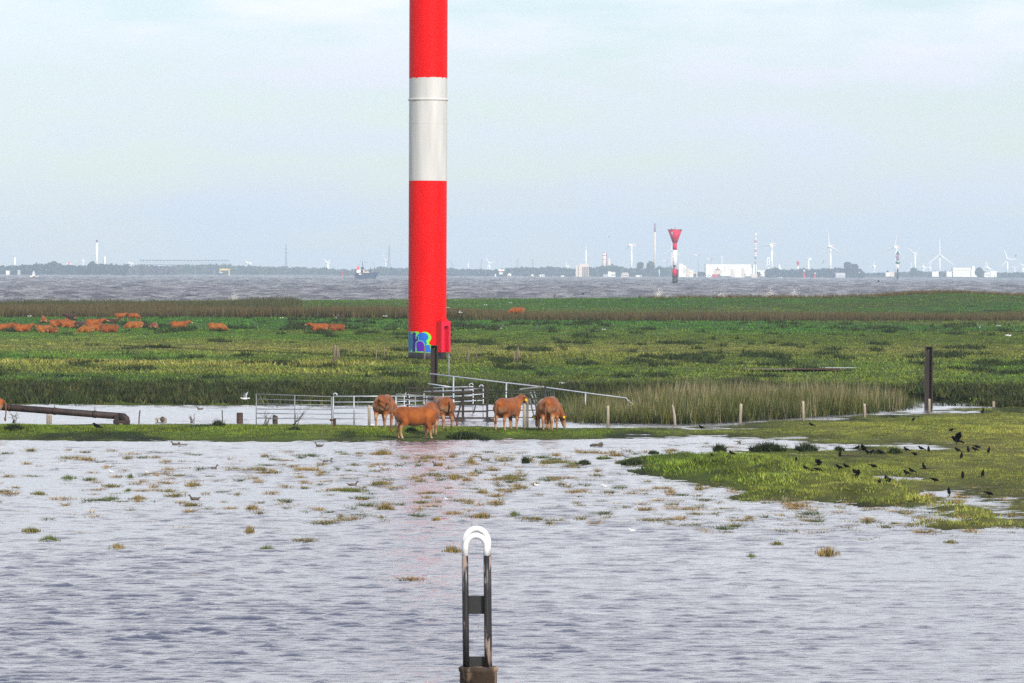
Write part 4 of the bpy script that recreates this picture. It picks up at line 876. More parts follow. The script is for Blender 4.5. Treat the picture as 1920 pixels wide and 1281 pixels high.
fhouse('small grey shed left of the bright white house', 'shed', [(1131, 1140, 514.5, M_fgrey)], D0); fhouse('long low pale wall right of the mansard house', 'wall', [(1192, 1203, 516, M_fwhite)], D0)
def dome(px, py, wpx, D, label):
    p = far(px, 519, D); r = wpx * D / F / 2; o = empty('dome', (p.x, D, .5), label, 'dome', 'small white domes on the far shore'); b = MB(); b.lathe([(r, 0), (r, r * .4), (r * .85, r * .9), (r * .5, r * 1.3), (.02, r * 1.45)], 18); b.build('shell', M_fwhite, o)
    MB().box((0, -r, r * .4), (r * .5, .4, r * .7)).build('doorway', M_froof, o)
dome(955, 514, 8, D0, 'larger white dome with a dark doorway, right of the ferry'); dome(998, 515, 6, D0, 'smaller white dome between the ferry and the apartment block')
fhouse('row of small white waterfront houses left of the apartment block', 'house', [(1012, 1015, 515, M_fwhite), (1016, 1021, 514.5, M_fwhite)], D0, [(1016.5, 1020.5, 515.5, 518, 2, 1)]); fhouse('lone tiny white hut near the apartment block', 'hut', [(1052, 1058, 516.5, M_fwhite)], D0); fhouse('tiny white hut left of the ferry', 'hut', [(927.5, 930, 514, M_fwhite)], D0)
fhouse('long pale factory roof behind the trees right of the tower', 'factory', [(880, 898, 507, M_fwhite), (897, 906, 506.5, M_fcream, 'wall', 2)], 8500)
fhouse('broad white hall with a long flat front on the far shore', 'hall', [(1323.5, 1419, 495.5, M_fwhite)], 8250, [(1357, 1360, 498, 512, 1, 1, M_fcream), (1366, 1368, 496, 512, 1, 1, M_fcream)], depth=60)
fhouse('cluster of pale silos and blocks right of the red beacon', 'factory', [(1273, 1281, 494.5, M_fwhite), (1281, 1287, 498, M_fwhite, 'wall', 3), (1287, 1294, 504, M_fcream, 'wall', 1), (1294, 1300, 506.5, M_fwhite, 'wall', 2)], 8150, [(1282, 1286, 499, 510, 2, 3, M_fcream)])
gan = empty('quay_gantry', (far(1290, 519, 8060).x, 8060, .5), 'pale loading gantry on thin legs at the water, right of the red beacon', 'gantry')
fbox('bridge', 1283, 1307, 510.5, 8060, 6, M_fcream, gan, fz(1283, 513, 8060))
for px in (1285, 1298, 1306): fbox('leg', px, px + 1.5, 512, 8059, 2, M_fwhite, gan)
fhouse('lock gatehouse of two pale pillars with white block between, below the broad hall', 'gatehouse', [(1371, 1376, 504.5, M_fcream, 'pillar'), (1391.5, 1396, 503.5, M_fcream, 'pillar', 1), (1377, 1391, 511, M_fwhite, 'wall', 2)], 8060)
fhouse('small white houses left of the red ship', 'house', [(1324, 1327, 514.5, M_fwhite), (1328, 1334, 513, M_fwhite)], 8060, [(1329, 1333, 515, 518, 2, 1)])
fhouse('low pale reddish house right of the gatehouse', 'house', [(1409, 1420, 514, M_fcream)], 8060); fhouse('pale low hall right of the broad white hall', 'hall', [(1420, 1434, 507, M_fwhite)], 8300)
pav = fhouse('tiered white pavilion with a stepped pointed turret at the water', 'pavilion', [(1457.5, 1480, 511.5, M_fwhite, 'terrace'), (1459, 1479, 515, M_fwhite, 'terrace', -1), (1459, 1465, 504, M_fwhite, 'turret', 2)], 8060)
p = far(1461.5, 504, 8062) - pav.location; b = MB(); b.lathe([(3.2, p.z), (3.2, p.z + 2), (1.8, p.z + 3), (1.8, p.z + 6), (.05, p.z + 9)], 12, (p.x, p.y + 6, 0)); b.build('turret_roof', M_fwhite, pav); fwin(pav, 1458, 1479, 516, 518, 6, 1, 8058.5, M_fgrey)
fhouse('pale blue-grey building in front of the dark wood', 'building', [(1567, 1585, 511.5, M_fgrey)], 7790, [(1569, 1583, 513, 516, 4, 1, M_fwhite)])
fhouse('long white hall on the right of the far shore', 'hall', [(1787, 1820, 502, M_fwhite)], 8330, [(1789, 1819, 504.5, 508, 5, 1, M_fcream)], depth=40); fhouse('white water works block with a small roof tower right of the long hall', 'building', [(1821, 1832, 505, M_fwhite), (1823, 1828, 499, M_fwhite, 'roof_tower', 2)], 8330)
fhouse('stacked white blocks right of the round tree on the right shore', 'building', [(1846, 1856, 511, M_fwhite), (1857, 1869, 508, M_fwhite, 'wall', 2)], 8200, [(1848, 1855, 513, 518, 2, 2, M_fgrey)]); fhouse('low white building behind the paired small turbines', 'building', [(1748, 1760, 509, M_fwhite)], 8330); fhouse('small pale shed between the small turbines and the long hall', 'shed', [(1775, 1785, 509, M_fwhite)], 8330)
fhouse('low white building left of the green beacon', 'building', [(1661, 1668, 511, M_fwhite), (1668, 1677, 510, M_fcream)], 8330)
fhouse('bright orange-white gabled building above the left wood', 'building', [(124.5, 134, 493.5, M_fwhite), (128, 131, 492, M_forange, 'gable', -2)], 8500); fhouse('white low hall peeping out left of the truss bridge', 'hall', [(298, 318, 499.5, M_fwhite)], 8600)
fhouse('tiny white house at the left edge of the far shore', 'house', [(11, 17, 507.5, M_fwhite)], 7200); fhouse('pale tiny house in the dark wood on the far left', 'house', [(33, 37, 506.5, M_fgrey)], 7200)
# towers, chimneys, masts
def stack(name, label, cat, px, rows, D, group=None):
    "rows: [(row_top, row_bottom, width_px, material, part name)]"
    o = empty(name, (far(px, 515, D).x, D, 0.5), label, cat, group)
    for a, b_, w_, m, nm in rows:
        z1 = fz(px, a, D) - .5; z0 = max(-.4, fz(px, b_, D) - .5); r = w_ * D / F / 2; MB().lathe([(r * 1.0, z0), (r, z1)], 14).build(nm, m, o)
    return o
stack('lighthouse', 'tall slim white lighthouse tower with a dark lantern on the far left shore', 'lighthouse', 181.5, [(456, 516, 4.0, M_fwhite, 'shaft'), (450.5, 454.5, 3.4, M_fblue, 'lantern'), (454.5, 456, 5, M_fwhite, 'gallery')], 7400)
stack('lighthouse', 'short white lighthouse at the far left edge', 'lighthouse', 27.8, [(482, 516, 3.2, M_fwhite, 'shaft'), (479.5, 482, 2, M_fgrey, 'lantern')], 7400)
stack('silo', 'small white silo right of the tall lighthouse', 'silo', 196.5, [(481, 515, 2.8, M_fwhite, 'shaft')], 7400); stack('chimney', 'stub of dark chimney beside the small white silo', 'chimney', 194.6, [(487, 515, 1.4, M_fpurple, 'shaft')], 7390)
stack('mast', 'thin grey mast left of the orange-white building', 'mast', 88.5, [(484, 515, .7, M_fgrey, 'pole')], 7400); stack('spire', 'small dark church spire rising from the left wood', 'spire', 68.5, [(496, 515, 3, M_fblue, 'tower'), (491, 496, 1.2, M_fblue, 'spire_tip')], 7350)
stack('chimney', 'tallest slim chimney with a purple top, left of the red beacon', 'chimney', 1227.5, [(435, 520, 3.7, M_fcream, 'shaft'), (419, 435, 3.9, M_fpurple, 'coloured_top')], 8300)
sil = stack('silo', 'tall cream silo with a lower twin on its right', 'silo', 1132.5, [(474, 516, 7.8, M_fcream, 'shaft'), (486.5, 487.3, 8.2, M_froof, 'hoop'), (478.5, 479.3, 8.2, M_froof, 'hoop'), (472.5, 474, 3.5, M_fpurple, 'head_house')], 8350)
stack('silo', 'lower cream silo standing right of the tall one', 'silo', 1141.7, [(485, 516, 4.6, M_fcream, 'shaft')], 8360); stack('elevator_shaft', 'purple lift shaft between the two cream silos', 'lift shaft', 1137.3, [(474, 516, 1.8, M_fpurple, 'shaft')], 8370)
stack('radio_mast', 'slim white radio mast behind the apartment block', 'mast', 1098.5, [(470, 516, 2.6, M_fturb, 'shaft'), (462, 470, 1.3, M_fturb, 'antenna')], 8500)
stack('chimney', 'short white chimney right of the leading tower', 'chimney', 877.6, [(491.5, 515, 1.6, M_fwhite, 'shaft')], 8400); stack('mast', 'dark thin mast beside the short white chimney', 'mast', 902.5, [(486, 515, .9, M_fsteel, 'pole')], 8400); stack('mast', 'lower dark mast paired with a taller one', 'mast', 900.3, [(493, 515, .9, M_fsteel, 'pole')], 8400)
stack('mast', 'pale pink mast above the ferry', 'mast', 936.6, [(486, 515, .8, M_fcream, 'pole'), (485, 486.5, 1.6, M_fgrey, 'head')], 8400)
rw = [(438 + i * 4.4, 438 + (i + 1) * 4.4, 3.6, (M_fwhite, M_fcream, M_fwhite, M_fred)[i % 4] if i < 9 else M_fwhite, 'band') for i in range(10)]
stack('striped_mast', 'tall white mast with faint red bands at the right end of the broad hall', 'mast', 1416.3, rw + [(437, 438.2, 2.6, M_fgrey, 'top_platform'), (482, 486, 3.2, M_fsteel, 'dark_band'), (486, 494, 3.0, M_fgrey, 'lower_shaft'), (494, 519, 1.2, M_fsteel, 'foot')], 8240)
stack('water_tower', 'small red-topped water tower on the far shore', 'water tower', 1496, [(490, 494, 5.2, M_fred, 'tank'), (494, 498, 4.0, M_fred, 'tank_neck'), (498, 519, 2.9, M_fwhite, 'shaft')], 7900)
stack('mast', 'white pole of a stopped wind turbine seen behind the wood', 'mast', 1353.6, [(480, 512, 1.0, M_fturb, 'pole')], 8600)
stack('buoy', 'white pile at the water left of the red beacon', 'buoy', 1236, [(505, 520, 1.4, M_fwhite, 'pile')], 7900)
def lattice(name, label, cat, px, top, base, D, w0, w1, m, nseg=8, arms=(), r=.5):
    o = empty(name, (far(px, 515, D).x, D, .5), label, cat); zt, zb_ = fz(px, top, D), max(.5, fz(px, base, D)); k = D / F; b = MB(); c = MB()
    P = lambda s, t, f: Vector((s * (w0 * (1 - f) + w1 * f) / 2 * k, t * (w0 * (1 - f) + w1 * f) / 2 * k, zb_ - .5 + (zt - zb_) * f))
    for s in (-1, 1):
        for t in (-1, 1): MB().tube([P(s, t, 0), P(s, t, 1)], r, 5).build('leg', m, o)
    for i in range(nseg):
        f0, f1 = i / nseg, (i + 1) / nseg
        for t in (-1, 1): c.tube([P(-1, t, f0), P(1, t, f1)], r * .6, 4); c.tube([P(1, t, f0), P(-1, t, f1)], r * .6, 4)
    c.build('bracing', m, o)
    for row, w_ in arms: MB().tube([Vector((-w_ * k / 2, 0, fz(px, row, D) - .5)), Vector((w_ * k / 2, 0, fz(px, row, D) - .5))], r, 5).build('cross_arm', m, o)
    return o
lattice('power_pylon', 'faint lattice pylon left of the ship, on the far shore', 'pylon', 536, 458, 510, 9300, 5, .8, M_fsteel, 9, ((467, 7), (474, 6)), .35); lattice('power_pylon', 'faint lattice pylon just left of the leading tower', 'pylon', 729.5, 459, 510, 9300, 5, .8, M_fsteel, 9, ((468, 6), (475, 6)), .35)
lattice('power_pylon', 'very faint pylon right of the pink mast', 'pylon', 970.5, 486, 510, 10500, 4, .8, M_fsteel, 6, ((488, 9), (493, 8)), .25); lattice('power_pylon', 'very faint pylon left of the apartment block', 'pylon', 999, 487, 510, 10500, 4, .8, M_fsteel, 6, ((489, 9), (494, 8)), .25)
lt = lattice('lattice_tower', 'white lattice light tower at the water between hall and pavilion', 'light tower', 1440.5, 482, 519, 8060, 9, 3, M_fturb, 6, (), .7); fbox('tower_base', 1435, 1447, 516, 8058, 8, M_fred, lt)
def crane(px, top, base, D, label):
    o = stack('tower_crane', label, 'crane', px, [(top, base, .7, M_fsteel, 'mast')], D, 'tower cranes on the far shore'); k = D / F; z = fz(px, top + 1, D) - .5
    MB().box((-3.5 * k, 0, z), (7 * k, 1, .9 * k)).build('jib', M_fturb, o); MB().box((1.8 * k, 0, z), (3.4 * k, 1, 1.6 * k)).build('counterweight', M_fred, o); MB().box((-6 * k, 0, z + .2), (1.8 * k, 1.2, 1.6 * k)).build('jib_head', M_fturb, o)
crane(1250, 488, 515, 8600, 'low crane hidden behind the red beacon stem'); crane(1309, 477, 515, 8600, 'tallest crane with red counterweight right of the red beacon'); crane(1332.5, 485, 515, 8600, 'crane standing behind the left end of the broad hall')
o = empty('harbour_crane', (far(849, 515, 8400).x, 8400, .5), 'thin slanting dark crane jib just right of the leading tower', 'crane'); MB().tube([(0, 0, 0), far(850, 504, 8400) - o.location, far(845, 489, 8400) - o.location], .5, 5).build('jib', M_fsteel, o); MB().box((0, 3, 3), (4, 4, 7)).build('cab', M_fsteel, o)
# truss bridge
tb = empty('truss_bridge', (far(345, 515, 9000).x, 9000, .5), 'long pale blue steel truss bridge above the scrub on the left', 'bridge'); TBP = lambda px, py: far(px, py, 9000) - tb.location
for a, b_, nm in (((262, 488), (430, 488.2), 'top_chord'), ((258, 496.5), (432, 497.5), 'bottom_chord')): MB().tube([TBP(*a), TBP(*b_)], .75, 5).build(nm, M_fsteel, tb)
nB = 26
for i in range(nB):
    x0 = 262 + 168 * i / nB; x1 = 262 + 168 * (i + 1) / nB; MB().tube([TBP(x0, 488), TBP((x0 + x1) / 2, 497), TBP(x1, 488)], .42, 4).build('web_member', M_fsteel, tb)
for px in (300, 380, 428): MB().tube([TBP(px, 497), TBP(px, 514)], 1.2, 6).build('pier', M_fgrey, tb)
gy_ = empty('portal_gantry', (far(421, 515, 8100).x, 8100, .5), 'yellow portal gantry above a small dark blue boat on the left shore', 'gantry')
fbox('beam', 411, 431.5, 504, 8100, 4, M_fyellow, gy_, fz(411, 507, 8100))
for px in (411.5, 428.5): fbox('leg', px, px + 2, 505, 8100, 4, M_fyellow, gy_)
o = fhouse('small dark blue boat moored under the yellow gantry', 'boat', [(409, 418, 512, M_fblue, 'hull'), (414, 417, 510.5, M_fwhite, 'cabin', 1)], 8060, name='small_boat')
for px, lb in ((367, 'left harbour post near the truss bridge, at the water'), (402, 'right harbour post beside the yellow gantry')): stack('harbour_post', lb, 'post', px, [(509, 517, 1.4, M_fsteel, 'pile'), (508, 509, 2, M_fgrey, 'lamp')], 8060)
# wind turbines
WT = 'white wind turbines behind the far shore'
def turbine(px, hub, base, bl, angs, yaw, label, D=8700, tw=1.0, red=True, bladed=True):
    k = D / F; g0 = far(px, 515, D); o = empty('wind_turbine', (g0.x, D, .5), label, 'wind turbine', WT); hz_ = fz(px, hub, D) - .5; z0 = 0
    MB().lathe([(2.3 * tw, z0), (1.35 * tw, hz_ - 1)], 14).build('tower', M_fturb, o)
    q_ = Matrix.Rotation(yaw, 3, 'Z'); ax = q_ @ Vector((0, -1, 0)); hubp = Vector((0, 0, hz_)) + ax * 4.5 * tw
    nl = 11 * tw; na = MB().bar(hubp + ax * -.5, hubp - ax * nl, 4.0 * tw, 4.0 * tw).build('nacelle', M_fturb, o)
    if red: MB().bar(hubp - ax * nl * .45, hubp - ax * (nl + .1), 4.1 * tw, 1.6 * tw).build('red_stripe', M_fred, na)
    MB().ball(hubp, 2.0 * tw, 10, 7).build('hub', M_fturb, o)
    e1, e2 = q_ @ Vector((1, 0, 0)), Vector((0, 0, 1)); Lb = bl * k
    for a in angs:
        d = e1 * math.sin(rad(a)) + e2 * math.cos(rad(a)); t = d.cross(ax); b = MB(); vs = []
        for f, w_, th in ((.02, 1.0, .9), (.12, 2.1, .8), (.45, 1.5, .5), (.8, 1.0, .3), (1.0, .35, .15)):
            c = hubp + d * Lb * f
            vs += [c - t * w_ * tw * .8, c + ax * th * tw, c + t * w_ * tw * .8, c - ax * th * tw]
        fs = [(i * 4 + j, i * 4 + (j + 1) % 4, i * 4 + 4 + (j + 1) % 4, i * 4 + 4 + j) for i in range(4) for j in range(4)] + [(0, 1, 2, 3), (19, 18, 17, 16)]
        b.add(vs, fs); b.build('blade', M_fturb, o)
    return o
turbine(1184, 459.5, 520, 24, (2, 122, 242), rad(-72), 'wind turbine seen almost edge-on left of the tall chimney', tw=1.15)
turbine(1447, 459, 520, 33, (24, 144, 264), rad(-52), 'big wind turbine left of the pavilion, one blade pointing up to the right', tw=1.2)
turbine(1557, 462, 520, 32, (-6, 114, 234), rad(-40), 'big wind turbine above the dark blue wood, its blades in a clear star', tw=1.2)
turbine(1680, 463, 520, 34, (12, 132, 250), rad(-45), 'big wind turbine directly behind the green beacon', tw=1.2)
turbine(1716, 475.5, 520, 21, (-55, 48, 180), rad(-35), 'wind turbine right of the green beacon, two blades raised like a V', tw=1.0)
turbine(1762, 478, 520, 33, (0, 125, 232), rad(-10), 'tall slender wind turbine with one long blade pointing straight up', D=9600, tw=.9, red=False)
turbine(1889, 486, 520, 19, (-18, 92, 214), rad(-15), 'wind turbine near the right edge with one blade level', tw=.9, red=False)
turbine(1918, 498.5, 520, 9, (-50, 70, 190), rad(-10), 'small wind turbine cut off by the right picture edge', D=9600, tw=.8, red=False)
turbine(1516, 485.5, 515, 11, (88, 88.5, 268), rad(-70), 'small wind turbine with its rotor edge-on above the wood', tw=.9, red=False)
turbine(1639, 499, 520, 11, (8, 128, 248), rad(-30), 'small wind turbine left of the green beacon', D=9600, tw=.9, red=False)
turbine(1709.5, 503, 520, 12, (0, 120, 235), rad(-20), 'small wind turbine under the V-shaped one', D=9600, tw=.8, red=False); turbine(1731.5, 500.5, 520, 8, (20, 140, 260), rad(-30), 'stubby small turbine, left of a pair', D=9600, tw=1.1, red=False); turbine(1743.5, 502, 520, 13, (22, 142, 262), rad(-25), 'small turbine with one blade tilted right, right of a pair', D=9600, tw=.9, red=False)
turbine(1849, 501.5, 520, 12, (0, 115, 240), rad(-20), 'left one of the two small turbines above the stacked white blocks', D=9600, tw=.9, red=False); turbine(1853, 502.5, 520, 12, (-10, 110, 230), rad(-20), 'right one of the two small turbines above the stacked white blocks', D=9600, tw=.9, red=False)
turbine(1063.5, 499, 515, 10, (-5, 112, 180), rad(-30), 'small wind turbine left of the apartment block', D=9300, tw=.9, red=False); turbine(918, 494, 515, 12, (-30, 72, 200), rad(-15), 'small wind turbine right of the leading tower', D=9300, tw=.9, red=False)
turbine(615, 493, 515, 10, (-45, 50, 180), rad(-20), 'small wind turbine left of the ship', D=9300, tw=1.1, red=False); turbine(466, 493.5, 515, 7, (-35, 85, 205), rad(-30), 'stubby small turbine right of the truss bridge', D=9300, tw=1.2, red=False)
turbine(245, 494, 515, 7, (-45, 75, 195), rad(-30), 'tiny turbine left of the truss bridge', D=9300, tw=1.0, red=False); turbine(723, 488, 515, 16, (-20, 100, 220), rad(-30), 'very faint turbine beside the left pylon near the tower', D=10800, tw=.7, red=False); turbine(1260, 468, 515, 22, (-119, -239, 2), rad(-25), 'wind turbine hidden behind the red beacon with only one blade tip showing', D=9300, tw=.8, red=False)
turbine(1903, 503, 520, 8, (60, 180, 300), rad(-20), 'tiny turbine between the two at the right edge', D=10800, tw=.8, red=False); turbine(156, 489, 515, 6, (10, 130, 250), rad(-25), 'tiny faint turbine left of the tall lighthouse', D=9800, tw=.8, red=False)

# ------------------------------------------------------------------ in the estuary: beacons, buoys and ships
BD = 2560.0; M_crim = mat('crimson_beacon_paint', srgb(196, 10, 62), .5, spec=.2); M_bwhite = mat('beacon_white_paint', (.72, .70, .76), .5)
bc = empty('funnel_beacon', far(1265, 533, BD), 'red and white beacon with a funnel-shaped head standing in the estuary', 'beacon'); bc.location.z = 0
bz = lambda py: fz(1265, py, BD); kb = BD / F
for a, b_, r0, r1, m, nm in ((517.5, 536, 4.5, 4.5, M_black, 'dark_base'), (505, 517.5, 4.5, 4.4, M_crim, 'lower_red_band'), (469, 505, 4.3, 4.2, M_bwhite, 'white_band'), (456, 469, 4.0, 4.0, M_crim, 'upper_red_band'), (431, 456, 13.3, 4.2, M_crim, 'funnel_head')):
    MB().lathe([(r1 * kb if nm != 'funnel_head' else r1 * kb, bz(b_)), (r0 * kb, bz(a))], 24 if nm != 'funnel_head' else 8).build(nm, m, bc)
MB().box((0, 0, bz(430.6)), (27 * kb, 20 * kb, .5 * kb)).build('roof_deck', M_black, bc); MB().tube([(0, 0, bz(431)), (0, 0, bz(425))], .12, 6).build('antenna', M_black, bc); MB().ball((-6 * kb, 0, bz(429.6)), .32).build('lamp', M_black, bc)
fr_ = MB().box((-5.6 * kb, -8.6 * kb, bz(437.5)), (2.6 * kb, 3.0 * kb, 4.2 * kb)).build('window_frame', M_bwhite, bc); MB().box((-5.6 * kb, -10.3 * kb, bz(437.4)), (1.5 * kb, .2 * kb, 3.2 * kb)).build('pane', M_black, fr_)
MB().tube([(4.9 * kb, -1.2, bz(535)), (4.9 * kb, -1.2, bz(505))], .22, 6).build('ladder', M_rustd, bc); b = MB(); b.add([(-2.5 * kb, -4.6 * kb, bz(497.5)), (2.5 * kb, -4.6 * kb, bz(497.5)), (0, -4.6 * kb, bz(502.5)), (-2.5 * kb, -4.4 * kb, bz(497.5)), (2.5 * kb, -4.4 * kb, bz(497.5)), (0, -4.4 * kb, bz(502.5))], [(0, 1, 2), (5, 4, 3), (0, 3, 4, 1), (1, 4, 5, 2), (2, 5, 3, 0)]); b.build('dark_triangle', M_black, bc)
GD = 5200.0; gb = stack('green_beacon', 'green and white beacon tower with a collar, standing in the estuary on the right', 'beacon', 1683, [(505, 526, 3.6, M_fblue, 'dark_base'), (494.5, 505, 3.4, M_fwhite, 'white_shaft'), (490.5, 494.5, 8, M_fgreen, 'collar'), (489, 490.5, 6.5, M_fwhite, 'collar_deck'), (477, 489, 5.2, M_fpurple, 'lantern_column'), (474, 477, 5.6, M_fgreen, 'lantern_roof'), (470.5, 474, 2, M_fgreen, 'lamp')], GD)
BUO = 'buoys on the estuary'
def buoy(px, top, base, wpx, D, m, label, m2=None):
    p = far(px, base, D); k = D / F; o = empty('buoy', (p.x, D, -.3), label, 'buoy', BUO); z = (base - top) * k + .6; r = wpx * k / 2
    MB().lathe([(r * 1.5, 0), (r * 1.5, z * .18), (r * .7, z * .25), (r * .7, z * .72)], 12).build('float', m, o); MB().lathe([(r * .9, z * .72), (r * .9, z * .9), (.05, z)], 12).build('topmark', m2 or m, o)
buoy(872.5, 509, 520, 1.8, 6200, M_fgreen, 'green buoy right of the leading tower'); buoy(642.5, 508.5, 519, 1.8, 6200, M_fred, 'red buoy left of the ship'); buoy(1896, 513, 522, 1.6, 5400, M_fgreen, 'green leaning buoy near the right edge'); buoy(1611, 508, 521.5, 2.0, 6000, M_fblue, 'pale and dark pillar buoy at the end of the blue wood', M_fyellow)
buoy(1507.5, 504.5, 521, 3.0, 7000, M_fred, 'red and white pillar buoy right of the pavilion', M_fwhite); buoy(1528, 510, 521, 3.4, 7000, M_fred, 'short red and white buoy, right of the taller pillar buoy', M_fcream); buoy(1865, 514, 521.5, 1.2, 6500, M_fgreen, 'thin green stake buoy below the stacked white blocks'); buoy(1876.5, 516, 521.5, .9, 6500, M_fgreen, 'faint thin green stake between two green buoys')
buoy(1677, 519, 522.5, 1.6, 5200, M_fblue, 'small dark buoy at the foot of the green beacon')
def hull(name, px0, px1, deck, D, bowrise, beam, m, o, rev=False):
    k = D / F; x0, x1 = far(px0, 515, D).x - o.location.x, far(px1, 515, D).x - o.location.x; L_ = x1 - x0; zt_ = fz(px0, deck, D); b = MB(); vs = []; n = 9
    for i in range(n):
        f = i / (n - 1); w_ = beam / 2 * (1 - max(0, (f - .68) / .32) ** 2 * .96); sh_ = bowrise * max(0, (f - .6) / .4) ** 1.5; xo = L_ * f
        rake = -1.5 * max(0, (f - .6) / .4)
        vs += [(x0 + xo, -w_, zt_ + sh_), (x0 + xo, w_, zt_ + sh_), (x0 + xo + rake * 2, -w_ * .75, -.6), (x0 + xo + rake * 2, w_ * .75, -.6)]
    fs = []
    for i in range(n - 1):
        a = i * 4; c = a + 4; fs += [(a, c, c + 1, a + 1), (a, a + 2, c + 2, c), (a + 1, c + 1, c + 3, a + 3), (a + 2, a + 3, c + 3, c + 2)]
    fs += [(0, 1, 3, 2), (n * 4 - 4, n * 4 - 2, n * 4 - 1, n * 4 - 3)]
    b.add(vs, fs); return b.build(name, m, o)
SD = 4300.0; M_hull = mat('ship_hull_navy', (.022, .04, .10), .5, col2=(.05, .07, .12), scale=.4); M_sred = mat('ship_funnel_orange', (.75, .09, .05), .5)
sh = empty('dredger_ship', (far(688, 518, SD).x, SD, 0), 'dark blue working ship with an orange funnel, heading right on the estuary', 'ship'); sp = lambda px, py, dy=0: far(px, py, SD) + Vector((0, dy, 0)) - sh.location
hull('hull', 665.5, 709.5, 511.5, SD, .9, 7.5, M_hull, sh)
def sbox(nm, px0, px1, t, b_, m, dep=4.0): a, c = sp(px0, t), sp(px1, b_); return MB().box(((a.x + c.x) / 2, 0, (a.z + c.z) / 2), (c.x - a.x, dep, a.z - c.z)).build(nm, m, sh)
sbox('stern_bulwark', 665.6, 667, 508.5, 512, M_hull, 6.5); sbox('deck_house', 669, 681, 506.5, 512, M_fwhite, 5); sbox('funnel', 669, 673.5, 499.5, 508, M_sred, 2.2); sbox('wheelhouse', 677.3, 682.3, 500.5, 508, M_fblue, 4.5); sbox('wheelhouse_wall', 676.6, 683, 506, 511.5, M_fcream, 5)
sbox('hatch', 684, 692, 509.5, 512, M_fcream, 4); sbox('winch', 687, 690, 507.5, 510, M_froof, 2); sbox('hull_patch', 673, 678, 513, 515.5, M_fcream, 7.8)
MB().tube([sp(680, 501), sp(680, 482)], .10, 6).build('mast', M_fsteel, sh); MB().tube([sp(680, 499), sp(680, 491)], .35, 6).build('mast_base', M_fblue, sh); MB().tube([sp(669.5, 495.5), sp(675, 496)], .12, 5).build('boom', M_fsteel, sh)
for px in (694.2, 702.4): MB().tube([sp(px, 511.5), sp(px, 501)], .3, 6).build('goal_post', M_fblue, sh)
MB().tube([sp(694, 503.3), sp(702.5, 503.3)], .14, 5).build('cross_beam', M_fgrey, sh); MB().ball(sp(710, 510.5), .6, 8, 6).build('bow_fender', M_black, sh)
for i, (a, c) in enumerate(((675, 490), (686.5, 492), (698.5, 492), (700.5, 495))): MB().box(sp(a, c), (.9 if i == 1 else .5, .1, .6)).build('signal_flag', M_fblue, sh); 
MB().tube([sp(680, 487), sp(700.5, 495), sp(702.4, 501)], .04, 4).build('flag_line', M_fgrey, sh)
rs = empty('red_ship', (far(1345, 519, 7900).x, 7900, 0), 'red-hulled ship with pale deckhouse lying below the broad white hall', 'ship')
hull('hull', 1335.5, 1351, 514.5, 7900, 1.2, 10, M_fred, rs)
for px0, px1, t, b_, m, nm in ((1338, 1354, 507, 514.5, M_fcream, 'deck_house'), (1341, 1350, 504.5, 507, M_froof, 'bridge'), (1345, 1346, 501, 505, M_fsteel, 'mast'), (1348, 1351, 516, 519.5, M_fgreen, 'green_patch')):
    a, c = far(px0, t, 7895) - rs.location, far(px1, b_, 7895) - rs.location; MB().box(((a.x + c.x) / 2, -2, (a.z + c.z) / 2), (c.x - a.x, 7 if nm != 'green_patch' else 8, a.z - c.z)).build(nm, m, rs)
fe = empty('ferry', (far(940, 518, 7700).x, 7700, 0), 'white and orange ferry with a dark blue hull, right of the leading tower', 'ferry')
for px0, px1, t, b_, m, nm in ((936, 944, 514.5, 519.5, M_fblue, 'hull'), (936, 942.5, 510.5, 514.5, M_fwhite, 'deck_house'), (936.5, 941, 508.3, 511, M_forange, 'orange_deck'), (934.5, 946, 505, 508.3, M_fwhite, 'upper_deck')):
    a, c = far(px0, t, 7700) - fe.location, far(px1, b_, 7700) - fe.location; MB().box(((a.x + c.x) / 2, 0, (a.z + c.z) / 2), (c.x - a.x, 9, a.z - c.z)).build(nm, m, fe)
fhouse('red-brown roofed building cluster at the water right of the short buoy', 'building', [(1533, 1545, 514, M_fcream), (1536, 1542, 510, M_fred, 'roof', 2)], 7950)
